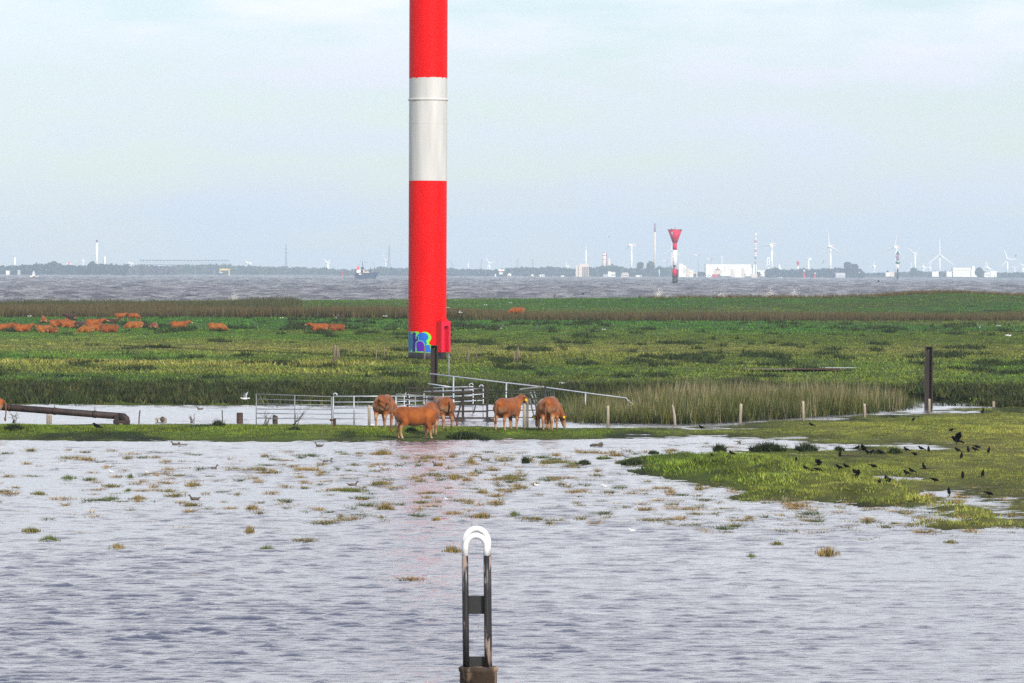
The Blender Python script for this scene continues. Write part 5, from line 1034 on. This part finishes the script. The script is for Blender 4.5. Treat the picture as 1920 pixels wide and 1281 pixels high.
# ------------------------------------------------------------------ birds
M_crow = mat('crow_feathers', (.003, .003, .004), .8, spec=.1); M_gull = mat('gull_white', (.66, .66, .66), .6); M_gullg = mat('gull_grey', (.36, .38, .42), .6); M_gullk = mat('gull_black_tips', (.015, .015, .018), .6); M_duck = mat('duck_brown', (.055, .040, .028), .7, col2=(.12, .09, .06), scale=12); M_beak = mat('horn_beak', (.03, .027, .025), .5); M_beaky = mat('yellow_bill', (.55, .33, .03), .5); M_grey = mat('heron_grey', (.16, .18, .20), .7, col2=(.28, .30, .32), scale=9)
def crow_mesh(pose, spread=False):
    b = MB(); t = {'stand': .35, 'peck': -.25, 'upright': .95}[pose]; ql = Matrix.Rotation(-t, 3, 'Y'); c = Vector((0, 0, .20))
    b.ball(c, (.155, .085, .088), 12, 8, ql)
    hd = c + ql @ Vector((.155, 0, .055 if pose != 'peck' else .0)); b.ball(hd, (.058, .050, .052), 9, 7); b.tube([c + ql @ Vector((.09, 0, .02)), hd], [.075, .05], 8)
    bd = Vector((1, 0, -.08 if pose != 'peck' else -.8)).normalized(); b.tube([hd + bd * .04, hd + bd * .08, hd + bd * .115], [.022, .016, .003], 6)
    tl = ql @ Vector((-1, 0, .02)); b.tube([c + tl * .10, c + tl * .20, c + tl * .33], [.05, .035, .028], 6)
    for s in (-1, 1):
        b.tube([c + Vector((-.01, s * .035, -.06)), Vector((-.01, s * .04, .08)), Vector((.0, s * .042, 0))], [.028, .009, .008], 5)
        if spread:
            r0, r1, r2 = c + Vector((.06, s * .06, .05)), c + Vector((.02, s * .24, .22)), c + Vector((-.14, s * .38, .30)); q1, q2 = c + Vector((-.14, s * .05, .04)), c + Vector((-.20, s * .22, .14))
            k = [r0, r1, r2, q2, q1]; o_ = Vector((0, 0, .012)); b.add([p + o_ for p in k] + [p - o_ for p in k], [(0, 1, 2, 3, 4), (9, 8, 7, 6, 5)] + [(i, i + 5, (i + 1) % 5 + 5, (i + 1) % 5) for i in range(5)])
        else: b.ball(c + ql @ Vector((-.05, s * .066, .015)), (.16, .022, .06), 9, 6, ql)
    return b.mesh('crow')
CR = {'s': crow_mesh('stand'), 'p': crow_mesh('peck'), 'u': crow_mesh('upright'), 'w': crow_mesh('stand', True)}
CG = 'black crows on the right-hand grass'
def crow(px, py, kind, hd, label, sc=.52, up=0.0):
    g = ground(px, py); g.z = max(g.z, -.02) + up; o = link('crow', CR[kind], None, M_crow, g); o.rotation_euler = (0, 0, rad(hd)); o.scale = (sc,) * 3; return tag(o, label, 'crow', CG)
for a in [
    (1315, 806, 's', 170, 'lone crow on the grass right of the thin water line'), (1521, 801, 's', 200, 'lone crow below the reed posts, middle of the upper grass'), (1713, 791, 's', 60, 'small crow on the dry grass left of the far right bank'), (1843, 775, 'u', 30, 'crow up on the dry bank at the far right'), (1784, 811, 'p', 160, 'dark crow on the shaded stripe of grass right'),
    (1338, 857, 's', 160, 'crow at the left weedy edge of the grass spit'), (1372, 856, 's', 200, 'crow standing among tall weeds on the spit'), (1303, 872, 's', 10, 'crow hunched at the lower left tip of the spit'),
    (1499, 850, 's', 175, 'crow just below the weed clumps beside the water tongue'), (1493, 869, 'u', 90, 'crow seen end-on above the upper channel mouth'), (1575, 857, 'u', 80, 'upright crow left of the fighting group by the water tongue'),
    (1607, 845, 's', 10, 'crow with lifted tail at the brink of the water tongue'), (1620, 848, 'w', 0, 'crow flapping in the group beside the water tongue'), (1626, 853, 's', 150, 'crow at the lower left of the group beside the water tongue'), (1634, 853, 's', 20, 'crow at the lower right of the group beside the water tongue'), (1651, 853, 's', 170, 'crow bending down right of the flapping group'),
    (1512, 884, 's', 170, 'leftmost crow of the row on the middle grass'), (1536, 883, 'w', 10, 'crow with raised wings second in the middle row'), (1573, 882, 's', 190, 'crow at the head of the narrow inlet'), (1586, 880, 's', 210, 'crow just right of the inlet head'), (1638, 880, 'p', 10, 'crow stooping right of the inlet, tail level'), (1608, 896, 'w', 20, 'crow with one wing swung up over the inlet'),
    (1527, 902, 's', 175, 'larger crow standing on the lower grass edge'), (1535, 902, 'p', 0, 'crow pecking right against the larger one on the lower edge'), (1649, 909, 's', 80, 'left crow of the big pair at the lower shore'), (1665, 909, 'w', 0, 'right crow of the big pair at the lower shore, wings raised'),
    (1699, 848, 's', 150, 'crow at the tip of the water tongue'), (1727, 846, 's', 170, 'crow with lifted tail past the tongue tip'), (1741, 848, 'u', 90, 'small round crow right of the tongue tip'), (1793, 841, 'w', 170, 'large crow landing with wings spread on the right grass', .9, .12), (1795, 849, 's', 200, 'crow right beneath the landing crow'), (1803, 860, 'u', 70, 'upright crow below the landing crow'), (1815, 848, 'u', 100, 'crow first right of the landing crow'), (1828, 848, 's', 170, 'crow in the pair right of the landing crow'), (1832, 843, 'p', 0, 'crow level with its neighbour, tail to the right'), (1854, 850, 'u', 60, 'rightmost crow of the upper row'),
    (1715, 857, 'p', 40, 'brownish hunched crow below the tongue tip'), (1732, 881, 'u', 130, 'crow standing beside a dark stick'), (1709, 888, 's', 170, 'flat crow left of the one beside the stick'), (1699, 895, 's', 150, 'slanting crow at the small puddle'), (1753, 906, 'p', 10, 'crow feeding low in the middle of the right grass'), (1805, 897, 'u', 80, 'upright crow right of the feeding one'), (1843, 894, 'u', 60, 'slim upright crow on the right slope'), (1779, 928, 'u', 100, 'lowest upright crow near the shore of islets'), (1855, 932, 'p', 20, 'crow hidden in the grass at the lower right')]:
    crow(*a)
crow(181, 805, 's', 185, 'lone crow on the strip of grass below the rusty pipe', .75)
# ducks
def duck_mesh():
    b = MB(); b.ball((0, 0, .05), (.24, .11, .085), 12, 8); b.tube([(-.2, 0, .07), (-.32, 0, .13)], [.06, .015], 7); b.tube([(.17, 0, .08), (.23, 0, .17), (.25, 0, .22)], [.055, .038, .038], 8); b.ball((.27, 0, .235), (.062, .048, .05), 9, 7); b.tube([(.31, 0, .225), (.38, 0, .21)], [.025, .018], 6); return b.mesh('duck')
DK = duck_mesh(); DGp = 'dark ducks swimming on the flood water'
for px, py, hd, lb in [(329, 834.5, 180, 'left duck of the swimming pair below the far left bank'), (343, 836.5, 180, 'right duck of the swimming pair below the far left bank'), (599, 837, 180, 'dark duck swimming alone left of the big calf'), (399, 879.5, 10, 'small dark duck among sparse tufts on the left water'), (365, 937, 190, 'duck with pale back sitting low in the left water'), (614, 867, 15, 'small brown duck in the upper middle water'), (661, 911, 0, 'duck swimming right of the long green tuft'), (909, 864, 180, 'dark duck beside a green tuft right of the middle'), (820, 873, 180, 'duck resting low beside a tall dry tuft'), (375, 768, 180, 'dark duck swimming in the ditch behind the grass strip')]:
    g = on(px, py, .0); o = link('duck', DK, None, M_duck, g); o.rotation_euler = (0, 0, rad(hd)); o.scale = (.5,) * 3; tag(o, lb, 'duck', DGp)
# heron
g = on(1172, 868, .06); he = empty('heron', g, 'grey heron standing on the weedy islet in the flood water', 'heron', None, rad(172)); he.scale = (.45,) * 3
b = MB(); b.ball((0, 0, .52), (.26, .10, .12), 12, 8, Matrix.Rotation(-.5, 3, 'Y')); b.tube([(-.18, 0, .44), (-.34, 0, .36)], [.07, .02], 7); b.tube([(.16, 0, .62), (.26, 0, .74), (.20, 0, .88), (.24, 0, .98)], [.06, .032, .026, .03], 8); b.ball((.27, 0, 1.0), (.06, .035, .035), 8, 6); b.build('body', M_grey, he)
MB().tube([(.31, 0, 1.0), (.46, 0, .98)], [.018, .004], 6).build('bill', M_beaky, he)
for s in (-1, 1): MB().tube([(-.02, s * .04, .45), (-.03, s * .045, .22), (0, s * .045, -.1)], [.018, .010, .010], 6).build('leg', M_beak, he)
# gulls
def gull(px, py, Y, hd, wing, label, sc=1.0, tips=True, dark=False, bank=0.0):
    p = far(px, py, Y); o = empty('gull', p, label, 'gull', 'gulls in flight'); o.rotation_euler = (bank, 0, rad(hd)); o.scale = (sc * .62,) * 3
    mb_ = M_gull if not dark else M_gullk
    b = MB(); b.ball((0, 0, 0), (.20, .065, .068), 12, 8); b.ball((.20, 0, .03), (.055, .045, .045), 8, 6); b.tube([(-.15, 0, .01), (-.30, 0, .02)], [.045, .03], 6); b.build('body', mb_, o); MB().tube([(.245, 0, .025), (.30, 0, .015)], [.016, .004], 5).build('bill', M_beaky, o)
    for s in (-1, 1):
        a = wing[0] if s < 0 else wing[1]; e = Vector((.05, s * .26 * math.cos(a), .26 * math.sin(a))); t = e + Vector((-.16, s * .32 * math.cos(a * .6), .32 * math.sin(a * .6)))
        def slab(ps, m, nm): q1 = Vector((0, 0, .008)); n = len(ps); bb = MB(); bb.add([p_ + q1 for p_ in ps] + [p_ - q1 for p_ in ps], [tuple(range(n)), tuple(reversed(range(n, 2 * n)))] + [(i, i + n, (i + 1) % n + n, (i + 1) % n) for i in range(n)]); return bb.build(nm, m, o)
        wr = Vector((.08, s * .03, .03)); wr2 = Vector((-.10, s * .03, .03)); m2 = e.lerp(t, .62)
        slab([wr, e, m2, m2 + Vector((-.06, 0, 0)), e + Vector((-.15, 0, 0)), wr2], M_gullg if not dark else M_gullk, 'wing')
        slab([m2, t, m2 + Vector((-.06, 0, 0))], M_gullk if tips else M_gullg, 'wing_tip')
gull(63, 519, 190, 200, (1.15, .1), 'gull banking over the estuary at the far left, one wing up', 1.2, True, False); gull(459, 747.5, 178, 170, (1.0, .9), 'white gull flying low over the ditch left of the field gate', 1.15, False)
for px, py, Y, hd, wg, lb, sc in [(528, 596, 480, 175, (.1, .2), 'white gull gliding low in front of the brown reeds', 1.3), (630, 596, 470, 100, (1.1, 1.1), 'white gull with wings up before the reeds, left of the tower', 1.4), (722, 593, 480, 180, (.35, .3), 'white gull nearest the tower on its left side', 1.5), (863, 586, 480, 200, (.6, .5), 'white gull before the brown reeds right of the tower', 1.3), (910, 572, 560, 180, (.3, .3), 'distant gull over the green dike right of the tower', 1.4), (840, 577, 520, 180, (.2, .2), 'tiny gull at the right edge of the tower', 1.2), (939.5, 616, 380, 90, (1.2, 1.2), 'white gull rising with wings up right of the tower door', 1.3), (1132, 618, 400, 180, (.4, .4), 'single white gull low over the middle pasture', 1.2), (1837, 614, 390, 80, (1.2, 1.1), 'white gull with steep wings over the right pasture', 1.2), (1872, 611, 400, 180, (.4, .5), 'white gull at the far right over the pasture', 1.2), (55, 593, 470, 180, (.2, .2), 'white gull low over the reeds at the far left', 1.4), (957, 568, 600, 180, (.3, .3), 'faint gull over the green dike above the lone cow', 1.4)]:
    gull(px, py, Y, hd, wg, lb, sc, False)
for px, py, Y, lb in [(1543.5, 491, 700, 'dark bird in the sky left of the star-bladed turbine'), (1664, 509.5, 900, 'dark bird skimming the water left of the green beacon'), (1647, 528, 760, 'black bird low over the estuary waves'), (1093, 552, 640, 'dark bird low over the waves above the lone cow'), (1142, 444.5, 1500, 'tiny dark bird high above the silos'), (1904.5, 480.5, 1200, 'tiny dark bird in the sky at the far right')]:
    gull(px, py, Y, 150 if px != 1543.5 else 95, (.9, .7) if px != 1543.5 else (1.3, -1.2), lb, 1.3, True, True)
# gulls standing on the far green dike and on the water
b = MB(); b.ball((0, 0, .17), (.20, .08, .085), 10, 7); b.ball((.17, 0, .27), (.06, .05, .05), 8, 6); b.tube([(.1, 0, .2), (.17, 0, .27)], [.06, .045], 7); b.tube([(-.15, 0, .17), (-.30, 0, .17)], [.04, .02], 6)
for s in (-1, 1): b.tube([(0, s * .03, .12), (0, s * .03, -.02)], [.01, .01], 5)
SG = b.mesh('gull'); SGg = 'white gulls standing on the far green dike'
names = ['first', 'second', 'third', 'fourth', 'fifth', 'sixth', 'seventh', 'eighth', 'ninth', 'tenth', 'eleventh', 'twelfth', 'thirteenth', 'fourteenth', 'fifteenth']
for i, px in enumerate((1445, 1476, 1491, 1519, 1525, 1537, 1541, 1549, 1554, 1559, 1566, 1582, 1621, 1630, 1668)):
    g = ground(px, 572.5 + (i % 3) * .4); o = link('gull', SG, None, M_gull, g); o.rotation_euler = (0, 0, rad(170 if i % 2 else 10)); o.scale = (.85,) * 3; tag(o, names[i] + ' white gull from the left in the row on the far green dike', 'gull', SGg)
for px, py, lb in ((1888, 631, 'left white gull of the pair on the far right pasture'), (1893, 632, 'right white gull of the pair on the far right pasture')):
    g = ground(px, py); o = link('gull', SG, None, M_gull, g); o.scale = (.7,) * 3; tag(o, lb, 'gull', SGg)
for px, py, lb in ((1006, 914, 'left gull afloat right of the middle tufts'), (1062, 912.5, 'middle gull afloat right of the middle tufts'), (1134, 916, 'right gull afloat near the grass spit'), (838, 941, 'gull with dark wing tip afloat above the mooring hoop'), (209, 889, 'gull afloat on the left water, left of another'), (277, 890, 'gull afloat on the left water, right of another'), (1185, 1000, 'lone gull afloat on the open water right of the hoop')):
    g = on(px, py, -.045); o = link('gull', SG, None, M_gull, g); o.rotation_euler = (0, 0, rad(165)); o.scale = (.36,) * 3; tag(o, lb, 'gull', 'white gulls afloat on the flood water')

# ------------------------------------------------------------------ tufts, weeds and sedges standing in the flood
def tuft(name, px, py, wpx, hpx, kind, label=None, cat=None, group=None, z=-.03, water=True):
    g = on(px, py) if water else ground(px, py); k = g.y / F; wd, ht = wpx * k, hpx * k; n = int(np.clip(wpx * (3.2 if kind != 'weed' else 6), 30, 420))
    base = {'dry': (.27, .185, .065), 'green': (.08, .11, .02), 'mixed': (.17, .145, .04), 'weed': (.018, .030, .008), 'pale': (.34, .26, .15)}[kind]
    x = R.normal(0, wd * .22, n).clip(-wd * .5, wd * .5); y = R.normal(0, max(.18, wd * .22), n); P_ = np.c_[x, y, np.full(n, z)]
    s = R.uniform(.45, 1.1, n) * (1 - .45 * (np.abs(x) / (wd * .55)) ** 1.5); c = np.tile(base, (n, 1)) * R.uniform(.5, 1.5, (n, 1))
    if kind in ('mixed', 'dry'): gmask = R.uniform(0, 1, n) < .3; c[gmask] = np.array([.05, .07, .015]) * R.uniform(.5, 1.4, (gmask.sum(), 1))
    T = [tmpl(3, ht * 1.15, .023 if kind != 'weed' else .05, .05, .35 if kind != 'weed' else .6, seed=500 + i, thin=True) for i in range(4)]
    o = scatter(name, P_, T, np.ones(n), c, M_blade, 'stuff' if label is None else None, zscale=s); o.location = (g.x, g.y, 0 if water else g.z); 
    if label: tag(o, label, cat, group)
    return o
TG = 'grass tufts standing in the flood water'
for a in [
    (720, 852, 34, 13, 'dry', 'tall straw tuft in the water just below the big calf'), (882, 869, 22, 15, 'dry', 'tall narrow straw tuft below the rightmost cows'), (1040, 869, 90, 11, 'mixed', 'long low island of straw and green grass left of the heron'), (955, 899, 58, 11, 'mixed', 'broad yellow-green tuft in the middle of the flood'), (712, 911, 42, 13, 'mixed', 'green-brown tuft right of the duck'), (655, 921, 80, 9, 'green', 'long dark green tuft below the duck'), (850, 899, 20, 11, 'dry', 'straw tuft left of the broad yellow-green one'), (722, 955, 38, 15, 'dry', 'thick straw tuft left above the mooring hoop'), (905, 970, 44, 12, 'dry', 'straw tuft right above the mooring hoop'), (965, 968, 28, 12, 'green', 'dark green tuft right above the mooring hoop'),
    (849, 1035, 34, 16, 'dry', 'straw tuft directly left of the white hoop top'), (1552, 1040, 44, 18, 'dry', 'largest straw tuft on the open water at right'), (1457, 1021, 26, 9, 'mixed', 'small yellow tuft left above the largest right tuft'), (1409, 1045, 18, 10, 'green', 'small dark green tuft left of the largest right tuft'), (1783, 1018, 28, 9, 'mixed', 'lone yellow tuft at the right near the shore'), (92, 1014, 36, 13, 'green', 'dark pointed tuft on the left water, lowest of its group'), (58, 997, 38, 12, 'mixed', 'brown-green tuft at the left edge water'), (220, 1028, 30, 12, 'dry', 'sparse straw tuft on the left, below the pair of long grasses'), (468, 998, 20, 15, 'dry', 'tall golden tuft left of the middle water'), (500, 1030, 26, 10, 'green', 'dark green tuft below the golden one'), (362, 911, 32, 11, 'dry', 'golden tuft among the upper left tufts'), (258, 936, 32, 10, 'dry', 'straw tuft on the left water near a low green one'), (128, 898, 28, 10, 'green', 'dark green tuft in the upper left water'), (72, 927, 30, 9, 'mixed', 'yellow-green tuft near the left edge'), (245, 895, 16, 9, 'green', 'small dark green tuft right of the gulls at left'), (239, 921, 16, 8, 'green', 'small green tuft just above a straw one'), (474, 954, 28, 11, 'dry', 'straw tuft in the left middle water'), (848, 858, 18, 8, 'dry', 'small straw tuft at the top of the flood'), (905, 924, 26, 10, 'dry', 'straw tuft below the broad yellow-green tuft'), (639, 970, 12, 10, 'dry', 'small upright straw tuft above the hoop, far left'), (818, 975, 18, 9, 'dry', 'thin straw tuft left of the hoop top'), (1030, 983, 14, 10, 'green', 'thin green tuft right of the hoop'), (1240, 892, 50, 9, 'green', 'dark green islet of grass left of the grass spit')]:
    tuft('grass_tuft', *a[:5], a[5], 'grass tuft', TG)
r_ = np.random.default_rng(77); small = []
for i in range(820):
    px = r_.uniform(-40, 1300) if i < 560 else r_.uniform(1250, 1900); py = 845 + abs(r_.normal(0, 66)) if i < 560 else r_.uniform(900, 1000)
    if i < 260: px = r_.normal(820, 240); py = r_.uniform(850, 985)
    small.append((px, py, 5 + min(r_.exponential(10), 38), r_.uniform(3.5, 11), ['dry', 'pale', 'green', 'mixed', 'dry', 'mixed'][r_.integers(6)]))
for i in range(26): small.append((r_.uniform(0, 1900), r_.uniform(1030, 1200), r_.uniform(6, 24), r_.uniform(2, 6), 'pale'))
tx_, ty_ = r_.uniform(5, 18, 9000), r_.uniform(96, 152, 9000); dd_ = sdf(FLOOD, tx_, ty_); kk_ = (dd_ > .1) & (r_.uniform(0, 1, 9000) < .22 * np.exp(-dd_ / 3.6)) & (tx_ < ty_ * .125)
for a_, b_ in zip(tx_[kk_], ty_[kk_]): small.append((960 + a_ / b_ * F, 513 + 4 * (a_ / b_ * F) / 960 + H * F / b_, 5 + min(r_.exponential(13), 42), r_.uniform(1.5, 5.5), ['green', 'mixed', 'green', 'dry', 'mixed'][r_.integers(5)]))
PP, ZZ, CC = [], [], []
for px, py, wpx, hpx, kind in small:
    g = on(px, py)
    if height(np.array([g.x]), np.array([g.y]))[0] > .05: continue
    k = g.y / F; n = int(wpx * (3.0 if kind != 'pale' else 1.6)); wd = wpx * k
    base = {'dry': (.28, .19, .07), 'green': (.08, .10, .02), 'mixed': (.17, .14, .04), 'pale': (.36, .28, .18)}[kind]
    PP.append(np.c_[g.x + r_.normal(0, wd * .3, n), g.y + r_.normal(0, max(.2, wd * .4), n), np.full(n, -.03)]); ZZ.append(hpx * k * r_.uniform(.4, 1.15, n)); CC.append(np.tile(base, (n, 1)) * r_.uniform(.5, 1.5, (n, 1)))
PP = np.concatenate(PP); o = scatter('flooded_sedge', PP, [tmpl(3, 1.0, .022, .06, .25, seed=600 + i, thin=True) for i in range(5)], np.ones(len(PP)), np.concatenate(CC), M_blade, zscale=np.concatenate(ZZ))
WG = 'dark leafy weeds along the shore'
for a in [(1440, 846, 62, 17, 'largest dark leafy weed clump beside the water tongue'), (1511, 847, 42, 16, 'dark leafy weed clump, right of the largest'), (1350, 847, 22, 15, 'dark weed clump at the left end of the spit'), (1573, 845, 16, 9, 'small dark weed clump by the water tongue'), (1648, 852, 22, 8, 'low dark weed clump among the crows'), (1677, 850, 22, 11, 'rounded dark weed clump among the crows'), (1362, 871, 30, 12, 'dark brown weed mound on the spit'), (1408, 869, 34, 10, 'second dark weed mound on the spit'), (1185, 872, 34, 12, 'weedy dark islet under the heron'), (1249, 889, 14, 12, 'dark leafy plant on the green islet'), (985, 868, 10, 14, 'tall dark dock plant at the left end of the straw island'), (1095, 872, 24, 10, 'dark leaves at the right end of the straw island'), (870, 822, 60, 14, 'dark bramble clump on the strip right of the big calf'), (908, 826, 26, 9, 'low dark plants at the water edge, right of the bramble'), (409, 800, 22, 13, 'bushy dark weed on the strip near the rusty stub pile'), (27, 806, 34, 12, 'dark weed clump at the left end of the strip'), (1225, 851, 18, 7, 'flat dark weeds in the water near the heron'), (1305, 868, 16, 8, 'dark tuft at the spit tip'), (553, 806, 18, 7, 'dark clump on the strip below the field gate'), (770, 808, 20, 8, 'dark clump on the strip left of the big calf')]:
    g = ground(a[0], a[1]); tuft('weed_clump', a[0], a[1], a[2], a[3], 'weed', a[4], 'weeds', WG, 0.0, g.z < .03)
# bare dead stems by the ditch
M_stem = mat('dead_stems', (.07, .05, .035), .9)
for px, py, hpx, lb in ((28, 793, 22, 'bare twiggy plant on the ditch edge at the far left'), (360, 794, 20, 'bare twiggy stems left of the bushy weed'), (497, 799, 34, 'dead stalk leaning inside the far left field gate'), (553, 797, 34, 'dead stalk leaning right inside the far left field gate'), (1386, 832, 8, 'tiny twigs at the tongue shore')):
    g = ground(px, py); k = g.y / F; b = MB()
    for i in range(7):
        a = random.uniform(-.5, .5) + (.3 if px > 480 else 0); h_ = hpx * k * random.uniform(.5, 1); b.tube([(random.uniform(-.1, .1), 0, 0), (a * h_ * .5, random.uniform(-.1, .1), h_ * .5), (a * h_ + random.uniform(-.08, .08), 0, h_)], [.014, .010, .004], 5)
        b.tube([(a * h_ * .6, 0, h_ * .6), (a * h_ * .6 + random.uniform(-.25, .25), 0, h_ * .85)], [.008, .003], 4)
    tag(b.build('dead_stems', M_stem, None, g), lb, 'dead plant', 'bare dead stems by the ditch')
# sticks
for px, py, lb in ((1744, 881, 'dark stick lying beside a crow on the right grass'), (1593, 856.5, 'thin dark stick on the grass right of the weed clumps')):
    g = ground(px, py); tag(MB().tube([(-.32, 0, .03), (.05, 0, .06), (.32, .02, .07)], [.02, .025, .012], 6).build('stick', M_woodd, None, g), lb, 'stick')
# little posts on the dike crest
for px, t, b_, lb in ((145, 562, 568, 'first tiny post from the left on the dike crest'), (172, 559, 568, 'second tiny post from the left on the dike crest'), (195, 561, 568, 'third tiny post from the left on the dike crest'), (207, 559, 568, 'fourth tiny post from the left on the dike crest'), (220, 559, 568, 'fifth tiny post from the left on the dike crest'), (229, 560, 568, 'sixth tiny post from the left on the dike crest'), (262, 560, 567, 'seventh tiny post from the left on the dike crest'), (634, 561, 566, 'tiny post on the dike crest left of the tower'), (709, 559, 566, 'tiny post on the dike crest nearest the left of the tower'), (1040, 551, 564, 'small dark post on the dike crest right of the tower'), (1791, 544, 556, 'small dark post on the grassy mound at far right')):
    g = far(px, b_, 690); g.z = gz(g.x, g.y); zt_ = far(px, t, 690).z - g.z; tag(MB().box((0, 0, zt_ / 2 - .1), (.16, .16, zt_ + .2)).build('crest_post', M_woodd, None, g), lb, 'post', 'tiny posts on the dike crest')
# brown grass on the mound and spray of breaking waves behind the dike
x = R.uniform(20, 110, 5200); y = R.uniform(684, 704, 5200); kx = np.interp(x, [20, 40, 55, 62, 70, 80, 95, 110], [.1, .35, .3, .9, 1, .5, .25, .2]); k = R.uniform(0, 1, len(x)) < kx; x, y = x[k], y[k]
scatter('mound_grass', np.c_[x, y, height(x, y)], T_reed, R.uniform(.3, .6, len(x)), vary(np.tile([.10, .075, .03], (len(x), 1)), .3), M_blade)
M_spray = bpy.data.materials.new('spray_droplets'); M_spray.use_nodes = True; M_spray.node_tree.nodes['Principled BSDF'].inputs['Base Color'].default_value = (.78, .74, .70, 1); M_spray.node_tree.nodes['Principled BSDF'].inputs['Roughness'].default_value = .9
V, Fc = [], []
for px, wpx, hpx, n in ((1232, 10, 15, 1500), (1250, 6, 7, 350), (1352, 20, 13, 1100), (1440, 14, 16, 1300), (1486, 10, 18, 1000), (1465, 12, 9, 500), (438, 10, 14, 450), (1405, 8, 6, 250)):
    c = far(px, 560, 725); k = 725 / F
    for i in range(int(n * 1.5)):
        h_ = abs(r_.normal(0, .5)) * hpx * k * 1.1; p = np.array([c.x + r_.normal(0, .34) * wpx * k * (1 + h_ * .15) + h_ * .25, 725 + r_.normal(0, 1.5), c.z - .25 + h_]); s = r_.uniform(.018, .045)
        u1 = r_.normal(size=3) * s; u2 = r_.normal(size=3) * s; q0 = len(V); V += [p, p + u1, p + u2, p + u1 * .4 - u2 * .5 + s * .3]; Fc += [(q0, q0 + 1, q0 + 2), (q0, q0 + 3, q0 + 1), (q0, q0 + 2, q0 + 3), (q0 + 1, q0 + 3, q0 + 2)]
o = link('spray', fast_mesh('spray', np.array(V), np.array(Fc)), None, M_spray); o['kind'] = 'stuff'
